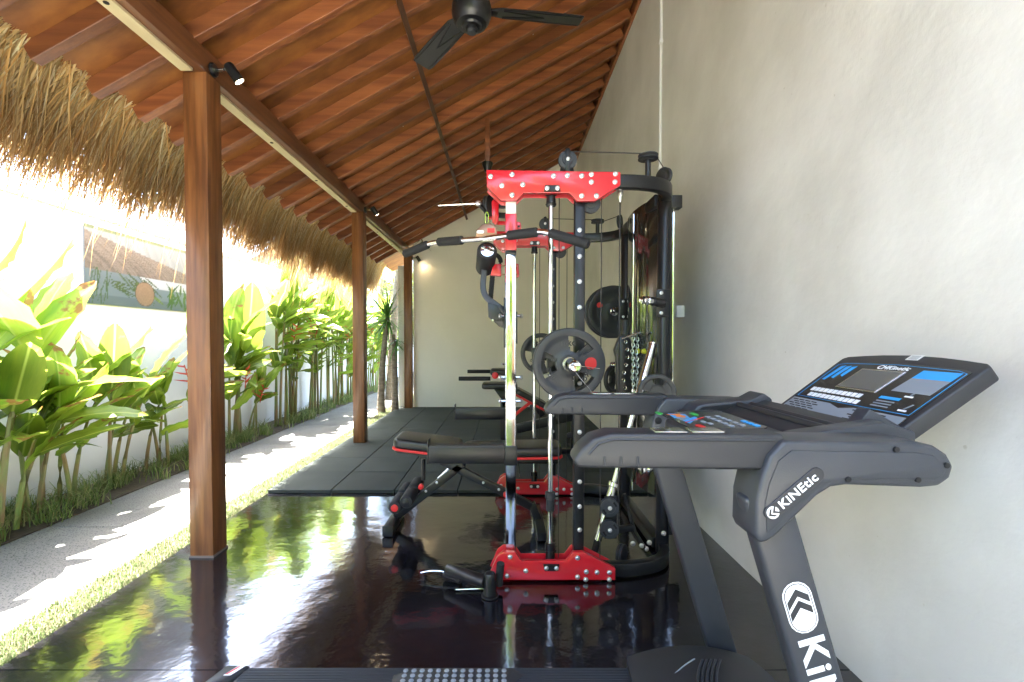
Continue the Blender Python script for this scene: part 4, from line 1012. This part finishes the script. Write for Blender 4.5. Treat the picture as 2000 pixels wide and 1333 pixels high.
    for (a, b, m_, n_) in ((.06, .085, greenp, 'start_key'), (.235, .03, redp, 'stop_key')): MB().prism([(a + u, b + v) for u, v in capsule(.013, .008)], (k0, kx, ky), -.001, .003).build(n_, m_, cb, bevel=.0008, seg=1)
    km = MB().prism(rc(0, 0, .02, .012), ((0, 0, 0), kx, ky), -.001, .003).mesh('key', lightgrey, bevel=.0008, seg=1)
    km2 = MB().prism(rc(0, 0, .02, .012), ((0, 0, 0), kx, ky), -.001, .003).mesh('key_blue', bluep, bevel=.0008, seg=1)
    for i in range(5):
        for j in range(2):
            link('key', km, cb, k0 + kx * (.11 + .033 * i) + ky * (.095 + .028 * j))
    for i in range(3): link('key', km2, cb, k0 + kx * (.20 + .03 * i) + ky * .152)
    link('key', km, cb, k0 + kx * .17 + ky * .055); link('key', km, cb, k0 + kx * .20 + ky * .06)
    K([(.17, .015), (.176, .015), (.12, .09), (.114, .09)], redp, 'key_print', -.001, .002)
    # tilted display
    A_ = Vector((.885, 1.495, .992)); B_ = Vector((.885, 1.045, .992)); T_ = Vector((1.108, 1.495, 1.156))
    ux = (B_ - A_).normalized(); uy = (T_ - A_).normalized(); W_ = (B_ - A_).length; H_ = (T_ - A_).length; un = ux.cross(uy)
    out = [(0, 0), (W_, 0), (W_ + .004, H_ - .01), (W_ - .012, H_ + .002)] + [(W_ * (1 - t), H_ + .022 * math.sin(math.pi * t)) for t in (.15, .3, .5, .7, .85)] + [(.012, H_ + .002), (-.004, H_ - .01)]
    dp_ = MB().prism(out, (A_, ux, uy), -.040, 0).build('display_housing', plastic_d, o, bevel=.006, seg=3)
    def D(poly, m, name, d1=.001, d0=-.001, **k): return MB().prism(poly, (A_, ux, uy), d0, d1).build(name, m, dp_, smooth=0, **k)
    u = lambda a: a * W_
    v = lambda b: b * H_
    q = lambda pts: [(u(a), v(b)) for a, b in pts]
    D(q([(.035, .03), (.965, .03), (.97, .86), (.9, .90), (.5, .93), (.1, .90), (.03, .86)]), overlay_m, 'display_overlay', .0010)
    edge = q([(.05, .25), (.95, .25), (.955, .84), (.9, .87), (.5, .90), (.1, .87), (.045, .84)])
    m_ = MB()
    pe = [A_ + ux * a + uy * b + un * .0012 for a, b in edge + edge[:1]]
    m_.bars(pe, .0012, .0010, up=un); m_.build('blue_border', bluep, dp_, smooth=0)
    D(q([(.04, .035), (.96, .035), (.955, .215), (.6, .215), (.5, .17), (.4, .215), (.045, .215)]), lightgrey, 'speaker_panel', .0018)
    sm = MB().prism(rc(0, 0, .022, .0035), ((0, 0, 0), ux, uy), 0, .0006).mesh('grille_slot', hole_m)
    for c0 in (.15, .70):
        for j in range(5):
            for i in range(4):
                link('grille_slot', sm, dp_, A_ + ux * (u(c0) + .028 * i - .04 + (.014 if j % 2 else 0)) + uy * (.014 + .0088 * j) + un * .0018)
    D(q([(.27, .46), (.60, .46), (.62, .80), (.29, .80)]), steel_m, 'screen_frame', .003, bevel=.001, seg=1)
    D(q([(.285, .48), (.585, .48), (.605, .78), (.305, .78)]), lcd_m, 'screen', .0036)
    D(q([(.70, .72), (.93, .72), (.935, .84), (.71, .84)]), bluep, 'info_label', .002); D(q([(.68, .52), (.92, .52), (.93, .72), (.70, .72)]), lightgrey, 'info_label', .002)
    for k in range(3): D(q([(.075 + .055 * k, .56 + .05 * k), (.10 + .055 * k, .56 + .04 * k), (.125 + .05 * k, .83), (.09 + .05 * k, .81)]), bluep, 'blue_flash', .002)
    kk = MB().prism(rc(0, 0, .0145, .016), ((0, 0, 0), ux, uy), 0, .0012).mesh('printed_key', whitep)
    for j in range(2):
        for i in range(11): link('printed_key', kk, dp_, A_ + ux * (u(.10 + .035 * j) + .0185 * i) + uy * v(.36 - .09 * j) + un * .0012)
    D(q([(.665, .40), (.80, .40), (.80, .435), (.665, .435)]), bluep, 'info_label', .002)
    for j in range(3):
        D(q([(.67, .29 + .035 * j), (.79, .29 + .035 * j), (.79, .305 + .035 * j), (.67, .305 + .035 * j)]), lightgrey, 'info_line', .002)
    for (a, b) in ((.80, .46), (.86, .28)):
        D(q([(a, b), (a + .05, b), (a + .05, b + .018), (a, b + .018)]), whitep, 'info_line', .002); D(q([(a + .02, b + .03), (a + .03, b + .03), (a + .05, b + .10), (a + .04, b + .10)]), lightgrey, 'info_line', .002)
    text('CHKinetic', .023, whitep, dp_, A_ + ux * u(.50) + uy * v(.845) + un * .0012, ux, uy, 'lettering', bold=.015, shear=.2)
    st_ = D(q([(.50, .99), (.585, .99), (.59, 1.07), (.505, 1.07)]), sticker_m, 'barcode_label', .0012)
    for k in range(4): D(q([(.515, 1.0 + .016 * k), (.575, 1.0 + .016 * k), (.575, 1.004 + .016 * k), (.515, 1.004 + .016 * k)]), plastic_m, 'label_line', .0016)
    # deck
    X0, X1 = -.93, .80
    ry0, ry1 = 1.02, 1.515
    MB().box((X0, ry0 + .02, .05), (X1, ry1 - .02, .092)).build('deck_frame', black_m, o, bevel=.004)
    MB().box((X0 + .03, ry0 + .09, .094), (X1 - .2, ry1 - .09, .103)).build('running_belt', rubber_m, o, bevel=.003)
    for (a, b, far) in ((ry0, ry0 + .085, 0), (ry1 - .085, ry1, 1)):
        sr = MB().box((X0 + .06, a, .06), (X1 - .25, b, .114)).build('side_rail', plastic_d, o, bevel=.003)
        rbm = MB()
        for k in range(11): rbm.box((X0 + .07, a + .006 + .0072 * k, .1135), (X1 - .26, a + .0095 + .0072 * k, .1165))
        rbm.build('tread_ribs', plastic_m, sr)
        pdl = MB().prism([(-.36, a + .008), (.03, a + .008), (.06, a + .045), (.03, b - .008), (-.30, b - .008), (-.36, a + .045)], ((0, 0, .1165), (1, 0, 0), (0, 1, 0)), 0, .0025).build('foot_pad', plastic_d, sr, bevel=.001)
        dm = MB().lathe((0, 0, 0), (0, 0, 1), [(.0085, 0), (.0085, .0015), (.006, .0022)], 10).mesh('grip_dot', lightgrey)
        for i in range(13):
            for j in range(3): link('grip_dot', dm, pdl, (-.325 + .027 * i, a + .020 + .0225 * j, .119))
        ec = MB().prism([(X0 - .03, a - .004), (X0 + .03, a - .004), (X0 + .085, b + .004) if far else (X0 + .03, b + .004), (X0 - .0, b + .004)], ((0, 0, .05), (1, 0, 0), (0, 1, 0)), 0, .075).build('end_cap', plastic_m, o, bevel=.012, seg=3)
        if far:
            MB().prism([(X0 + .022, b - .05), (X0 + .045, b - .05), (X0 + .07, b - .006), (X0 + .047, b - .006)], ((0, 0, .1255), (1, 0, 0), (0, 1, 0)), 0, .001).build('label', whitep, ec, smooth=0)
            MB().prism([(X0 + .026, b - .046), (X0 + .032, b - .046), (X0 + .055, b - .010), (X0 + .049, b - .010)], ((0, 0, .1266), (1, 0, 0), (0, 1, 0)), 0, .0008).build('label_stripe', redp, ec, smooth=0)
    # motor hood: domed
    n = 18; vs = []; fs = []
    hy0, hy1 = ry0 - .03, ry1 + .035
    for j in range(n + 1):
        t = j / n; yv = hy0 + (hy1 - hy0) * t; e = math.sin(math.pi * (.08 + .84 * t)) ** .45
        for i in range(n + 1):
            s = i / n; xv = .395 + .46 * s + .05 * (1 - e) * (1 - 2 * s)
            z = .052 + (.065 + .085 * math.sin(math.pi * (.10 + .80 * s)) ** .8) * (.5 + .5 * e)
            vs.append((xv, yv, z))
    for j in range(n):
        for i in range(n):
            a = j * (n + 1) + i; fs.append((a, a + 1, a + n + 2, a + n + 1))
    ring = [i for i in range(n + 1)] + [(j + 1) * (n + 1) + n for j in range(n)] + [n * (n + 1) + i for i in range(n - 1, -1, -1)] + [j * (n + 1) for j in range(n - 1, 0, -1)]
    b = len(vs); vs += [(vs[k][0], vs[k][1], .02) for k in ring]
    for k in range(len(ring)):
        k2 = (k + 1) % len(ring); fs.append((ring[k], b + k, b + k2, ring[k2]))
    hd = MB().add(vs, fs).build('motor_hood', plastic_d, o, smooth=50)
    MB().tube(arc((.44, 1.30, .162), (.50, 1.40, .177), (.60, 1.43, .205), 8), .0022, 6).build('hood_line', lightgrey, hd)
    for k in range(5): MB().tube(arc((.555 + .014 * k, 1.30, .203), (.575 + .014 * k, 1.36, .209), (.62 + .014 * k, 1.42, .209), 6), .004, 6).build('hood_rib', plastic_m, hd)
    MB().box((.76, ry0 - .06, .01), (.84, ry1 + .12, .075)).build('front_foot', black_m, o, bevel=.006)
    for yv in (ry0 + .05, ry1 - .05): MB().lathe((X0 + .05, yv, 0), (0, 0, 1), [(.03, 0), (.03, .03), (.015, .05)], 14).build('rear_foot', rubber_m, o)
treadmill()

# ------------------------------------------------------------------ planting
def leaf_mesh(name, seed, wr, droop, fold):
    r = random.Random(seed); n = 12; vs = []; fs = []
    tw = r.uniform(-.25, .25); edge = [r.uniform(-.012, .012) for _ in range(40)]
    for i in range(n + 1):
        t = i / n
        wd = wr * (math.sin(math.pi * min(1, t ** .75 * .97 + .015)) ** .62) * (1 if t < .97 else .35)
        a = -droop * t
        x = math.sin(droop * t) / droop if droop > .01 else t; z = -(1 - math.cos(droop * t)) / droop if droop > .01 else 0
        for k, s in enumerate((-1, -.5, 0, .5, 1)):
            wob = edge[(i * 3 + k) % 40] * abs(s) * 1.6
            vs.append((x, s * wd, z + abs(s) * fold * wd * (1 - .4 * abs(s)) + s * wd * tw * t + wob))
    for i in range(n):
        for k in range(4):
            a = i * 5 + k; fs.append((a, a + 5, a + 6, a + 1))
    me = bpy.data.meshes.new(name); me.from_pydata(vs, [], fs); me.materials.append(leaf_m)
    me.polygons.foreach_set('use_smooth', [True] * len(fs)); me.update()
    return me
LEAVES = [leaf_mesh('leaf', k, rnd.uniform(.125, .185), d, rnd.uniform(.25, .6)) for k, d in enumerate((.3, .55, .8, 1.1, .45, .7))]
RMESH = {}
def flower_mesh():
    m = MB()
    zz = [Vector((0, 0, 0))]
    for k in range(5):
        s = 1 if k % 2 else -1; b = Vector((.015 * s * 0, 0, .035 * k))
        m.sweep([b, b + Vector((.045 * s, 0, .018)), b + Vector((.115 * s * (1 - .1 * k), 0, .045))], [(-.012, -.004), (.012, -.004), (.0, .012)], scale=[1, .8, .1])
    m.tube([(0, 0, -.06), (0, 0, .16)], .005, 5)
    return m.mesh('flower', flower_m)
FLOW = flower_mesh()
_pos_words = []
def heliconia(x, y, H, nst, lab, big=1.0, flowers=0, lean=(0, 0), spread=.16, leaves=(3, 4), Lr=(.42, .62)):
    o = thing('heliconia', lab, 'plant', (x, y, 0), 'broad leaved plants along the garden wall')
    for s in range(nst):
        bx, by = rnd.uniform(-.08, .08), rnd.uniform(-.12, .12)
        tx, ty = bx + rnd.uniform(-.4, 1) * spread + lean[0], by + rnd.uniform(-1, 1) * spread + lean[1]
        h = H * rnd.uniform(.70, 1.0)
        tx = max(tx, -3.40 - x)
        path = arc((bx, by, -.02), (bx + (tx - bx) * .25, by + (ty - by) * .25, h * .55), (tx, ty, h * .86), 5)
        me = MB().tube(path, .014 * big, 6, scale=[1.25, 1.15, 1, .85, .7, .55]).mesh('stem', stem_m)
        so_ = bpy.data.objects.new('stem', me); COL.objects.link(so_); so_.parent = o
        nl = rnd.randint(*leaves); az0 = rnd.uniform(0, 6.28)
        for k in range(nl):
            t = 1 - (.72 if H > 2 else .50) * k / max(1, nl - 1) * rnd.uniform(.7, 1.1)
            i = min(4, int(t * 5 - .01)); p = path[i] * (1 - (t * 5 - i)) + path[i + 1] * (t * 5 - i)
            az = az0 + k * 2.5 + rnd.uniform(-.4, .4)
            if math.cos(az) < -.35 and x < -3.15: az = math.pi - az
            L = rnd.uniform(*Lr) * big * (1.05 - .1 * k)
            el = R(rnd.uniform(55, 82) if k == 0 else rnd.uniform(18, 64))
            dirv = Vector((math.cos(az) * math.cos(el), math.sin(az) * math.cos(el), math.sin(el)))
            side = Vector((-math.sin(az), math.cos(az), 0)); up = dirv.cross(side)
            roll = rnd.uniform(-.7, .7); side2 = side * math.cos(roll) + up * math.sin(roll); up2 = dirv.cross(side2)
            M3 = Matrix((dirv * L, side2 * L, up2 * L)).transposed().to_4x4(); M3.translation = p
            lo_ = bpy.data.objects.new('leaf', LEAVES[rnd.randrange(6)]); COL.objects.link(lo_); lo_.parent = o; lo_.matrix_local = M3
    for f in range(flowers):
        fo = bpy.data.objects.new('flower', FLOW); COL.objects.link(fo); fo.parent = o
        fo.location = (rnd.uniform(.05, .3), rnd.uniform(-.25, .25), H * rnd.uniform(.50, .72)); fo.rotation_euler = (rnd.uniform(-.4, .4), rnd.uniform(-.3, .5), rnd.uniform(0, 3)); fo.scale = (1.1,) * 3
    return o
def put_leaf(o, base, tip, roll=0, k=0, wd=1.0):
    base, tip = Vector(base), Vector(tip); d = tip - base; L = d.length * 1.06; d = (d.normalized() + Vector((0, 0, .22))).normalized()
    sd_ = d.cross(Vector((0, 0, 1))).normalized(); up = sd_.cross(d); s2 = sd_ * math.cos(roll) + up * math.sin(roll); u2 = d.cross(s2)
    M3 = Matrix((d * L, s2 * L * wd, u2 * L)).transposed().to_4x4(); M3.translation = base - o.location
    q = bpy.data.objects.new('leaf', LEAVES[k]); COL.objects.link(q); q.parent = o; q.matrix_local = M3
big_plant = heliconia(-3.14, 2.72, 1.62, 3, 'tallest near plant at the left edge, long arching leaves in full sun', 1.25, lean=(.06, .12), leaves=(3, 4), Lr=(.58, .74))
heliconia(-3.20, 2.35, 1.25, 3, 'broad leaved plant cut off by the left picture edge', 1.1, lean=(.10, .05))
heliconia(-3.22, 3.05, .98, 4, 'low thick clump just right of the tallest near plant', 1.0, lean=(.08, 0), leaves=(2, 4))
heliconia(-3.26, 3.42, .92, 4, 'low bright clump standing under the left end of the poster', .95, leaves=(2, 3))
heliconia(-3.27, 3.85, .98, 4, 'low dark green clump standing under the middle of the poster', .95, leaves=(2, 4))
heliconia(-3.28, 4.35, .90, 4, 'thin low clump just left of the nearest post', .9, leaves=(2, 4))
mid_plant = heliconia(-3.28, 4.85, 1.15, 4, 'medium clump hidden partly behind the nearest post', .95, flowers=1)
post_plant = heliconia(-3.24, 5.50, 1.40, 5, 'tall upright clump just right of the nearest post', 1.05, flowers=1, spread=.10)
heliconia(-3.30, 6.05, .85, 3, 'small gappy clump with the bare wall behind it', .8, flowers=1)
for k, (bp_, tp_, x0, x1, rl) in enumerate((((-40, 640), (197, 527), -3.08, -2.92, .5), ((-60, 560), (112, 490), -3.10, -2.98, .3), ((-50, 700), (120, 622), -3.05, -2.9, -.4), ((-60, 760), (78, 668), -3.05, -2.95, .9),
        ((20, 800), (210, 702), -3.1, -2.92, .4), ((60, 830), (243, 778), -3.1, -2.9, -.2), ((150, 760), (330, 684), -3.15, -2.95, .5), ((-30, 880), (110, 835), -3.0, -2.85, .2))):
    put_leaf(big_plant, at(*bp_, X=x0), at(*tp_, X=x1), rl, k % 6, .9)
for k, (bp_, tp_, x0, x1, rl) in enumerate((((462, 690), (452, 560), -3.2, -3.15, 1.2), ((478, 690), (507, 563), -3.2, -3.1, -.8), ((452, 700), (430, 570), -3.2, -3.1, .4), ((470, 720), (545, 690), -3.2, -3.0, .3), ((455, 720), (500, 640), -3.15, -3.05, 1.0), ((450, 800), (520, 765), -3.15, -3.0, .2))):
    put_leaf(post_plant, at(*bp_, X=x0), at(*tp_, X=x1), rl, k % 6, 1.1)
put_leaf(mid_plant, at(392, 700, X=-3.15), at(316, 582, X=-3.1), .9, 2, 1.2)
yy = 6.55; k = 0
words = ['first', 'second', 'third', 'fourth', 'fifth', 'sixth', 'seventh', 'eighth', 'ninth', 'tenth', 'eleventh', 'twelfth', 'thirteenth', 'fourteenth']
while yy < 13.5 and k < 14:
    heliconia(-3.24 + rnd.uniform(-.06, .10), yy, rnd.uniform(2.15, 2.6), 5 if yy < 10 else 4, '%s tall clump of the dense yellow green row past the small gappy clump' % words[k], 1.05, flowers=1, spread=.2, leaves=(5, 6), Lr=(.46, .66))
    yy += .50; k += 1

# spiky tree by the far end of the floor, pale trunks behind it
def yucca(x, y, lab):
    o = thing('spiky_tree', lab, 'tree', (x, y, 0))
    pth = arc((-.09, 0, -.03), (-.10, .0, .7), (.03, 0, 1.62), 9)
    me = MB().tube(pth, .058, 12, scale=[1.35, 1.15, 1.0, .95, .9, .85, .8, .75, .7, .6]).mesh('trunk', bark_m); q = link('trunk', me, o); q.location = (0, 0, 0)
    me = MB().tube(arc((.12, .08, -.03), (.14, .08, .6), (.10, .1, 1.3), 8), .05, 10, scale=[1.4, 1.2, 1, .95, .9, .85, .8, .7, .6]).mesh('trunk', bark_m); q = link('trunk', me, o); q.location = (0, 0, 0)
    lm2 = []
    for dr in (.15, .5, .9):
        v_ = []; f_ = []
        for i in range(7):
            t = i / 6; wd = .030 * (1 - t) ** .6 * (1 if t > .02 else .8)
            xx, zz_ = math.sin(dr * t) / dr, -(1 - math.cos(dr * t)) / dr
            v_ += [(xx, -wd, zz_ + wd * .35), (xx, 0, zz_), (xx, wd, zz_ + wd * .35)]
        for i in range(6): f_ += [(3 * i, 3 * i + 3, 3 * i + 4, 3 * i + 1), (3 * i + 1, 3 * i + 4, 3 * i + 5, 3 * i + 2)]
        mm = bpy.data.meshes.new('frond'); mm.from_pydata(v_, [], f_); mm.materials.append(yucca_m); lm2.append(mm)
    for (cx, cz, n_, hi) in ((.03, 1.60, 90, 1), (.16, 1.22, 34, 0)):
        for k in range(n_):
            az = k * 2.39996; el = R(82 - 118 * ((k / n_) ** .85)) if hi else R(rnd.uniform(-50, 30))
            L = rnd.uniform(.50, .66) * (1 if hi else .75) * (.5 if math.cos(az) * math.cos(el) > .35 else 1)
            dv = Vector((math.cos(az) * math.cos(el), math.sin(az) * math.cos(el), math.sin(el))); sd_ = Vector((-math.sin(az), math.cos(az), 0)); up = dv.cross(sd_)
            M3 = Matrix((dv * L, sd_ * L, up * L)).transposed().to_4x4(); M3.translation = (cx, .1 if not hi else 0, cz - .10 * k / n_)
            q = bpy.data.objects.new('frond', lm2[k % 2 if el > .3 else 1 + k % 2]); COL.objects.link(q); q.parent = o; q.matrix_local = M3
yucca(-1.98, 7.72, 'spiky green tree on pale trunks beside the end post')
def palm(x, y, H, lab, dx):
    o = thing('palm_tree', lab, 'tree', (x, y, 0))
    pth = arc((0, 0, -.05), (dx * .2, 0, H * .5), (dx, 0, H), 10)
    q = link('trunk', MB().tube(pth, .10, 12, scale=[1.2] + [1 - .05 * i for i in range(10)]).mesh('trunk', bark_m), o); q.location = (0, 0, 0)
    for k in range(13):
        az = k * 2.4; m_ = MB(); c = Vector(pth[-1]); L = 1.7
        rach = [c + Vector((math.cos(az) * L * t, math.sin(az) * L * t, .75 * t - 1.35 * t * t)) for t in [i / 10 for i in range(11)]]
        m_.tube(rach, .012, 5)
        for i in range(1, 11):
            for e in range(3):
                p = rach[i - 1].lerp(rach[i], e / 3); d = (rach[i] - rach[i - 1]).normalized(); s = d.cross(Vector((0, 0, 1))).normalized()
                for sg in (-1, 1):
                    ln = .38 * math.sin(math.pi * (.12 + .8 * i / 11)); tip = p + (s * sg * .8 + d * .55 - Vector((0, 0, .35))) * ln
                    m_.add([p - d * .014, p + d * .014, tip], [(0, 1, 2)])
        q = link('crown_frond', m_.mesh('crown_frond', leaf_m, smooth=0), o); q.location = (0, 0, 0)
palm(-2.35, 9.5, 3.4, 'pale leaning palm trunk rising behind the spiky tree', .25)
palm(-4.9, 12.5, 3.3, 'palm tree beyond the garden wall behind the dense plants', -.2)
palm(-4.6, 16.5, 3.6, 'farthest palm tree beyond the garden wall near the neighbouring house', .3)

def bush(x, y, Rr, H, lab, n):
    o = thing('garden_tree', lab, 'tree', (x, y, 0))
    q = link('trunk', MB().tube(arc((0, 0, -.1), (.05, 0, H * .5), (.1, 0, H), 5), .07, 8, scale=[1.3, 1.1, 1, .8, .6, .5]).mesh('trunk', bark_m), o); q.location = (0, 0, 0)
    rs = random.Random(int(x * 10 + y)); vs = []; fs = []
    for i in range(n):
        d = Vector((rs.gauss(0, 1), rs.gauss(0, 1), rs.gauss(0, .8))).normalized() * Rr * rs.uniform(.35, 1) ** .6
        p = Vector((.1, 0, H)) + d; a = rs.uniform(0, 6.28); e = rs.uniform(-.6, .5); l = rs.uniform(.12, .24)
        dv = Vector((math.cos(a) * math.cos(e), math.sin(a) * math.cos(e), math.sin(e))); s = dv.cross(Vector((rs.gauss(0, .4), rs.gauss(0, .4), 1))).normalized()
        b = len(vs); vs += [p, p + dv * l * .5 + s * l * .2, p + dv * l, p + dv * l * .5 - s * l * .2]; fs.append((b, b + 1, b + 2, b + 3))
    me = bpy.data.meshes.new('crown'); me.from_pydata(vs, [], fs); me.materials.append(leaf_m)
    q = link('crown', me, o); q.location = (0, 0, 0)
bush(-2.5, 13.8, 1.1, 1.9, 'bright leafy tree closing the far end of the path', 2600)
bush(-3.0, 16.0, 1.5, 2.6, 'larger leafy tree behind the tree at the path end', 2600)

# planting behind the terrace, mirrored in the chrome and the floor
def back_hedge():
    rs = random.Random(5); vs = []; fs = []
    for i in range(13000):
        x, y, z = rs.uniform(-5, 4.5), rs.gauss(-6.5, .45), rs.uniform(0, 3.9) * (.85 + .2 * math.sin(i))
        p = Vector((x, y, z)); a = rs.uniform(0, 6.28); e = rs.uniform(-.3, 1.1); l = rs.uniform(.2, .42)
        dv = Vector((math.cos(a) * math.cos(e), math.sin(a) * math.cos(e), math.sin(e))); s_ = dv.cross(Vector((rs.gauss(0, .5), rs.gauss(0, .5), 1))).normalized()
        b = len(vs); vs += [p, p + dv * l * .5 + s_ * l * .2, p + dv * l, p + dv * l * .5 - s_ * l * .2]; fs.append((b, b + 1, b + 2, b + 3))
    for i in range(5200):        # taller crowns over the middle of the hedge
        d = Vector((rs.gauss(0, 1), rs.gauss(0, 1), rs.gauss(0, 1))).normalized() * rs.uniform(.3, 1) ** .5
        p = Vector((.15 + 1.5 * d.x, -6.8 + d.y, 4.4 + 1.7 * d.z)); a = rs.uniform(0, 6.28); e = rs.uniform(-.6, .8); l = rs.uniform(.2, .4)
        dv = Vector((math.cos(a) * math.cos(e), math.sin(a) * math.cos(e), math.sin(e))); s_ = dv.cross(Vector((rs.gauss(0, .5), rs.gauss(0, .5), 1))).normalized()
        b = len(vs); vs += [p, p + dv * l * .5 + s_ * l * .2, p + dv * l, p + dv * l * .5 - s_ * l * .2]; fs.append((b, b + 1, b + 2, b + 3))
    me = bpy.data.meshes.new('hedge_foliage'); me.from_pydata(vs, [], fs); me.materials.append(leaf_m)
    link('hedge_foliage', me, kind='stuff')
back_hedge()
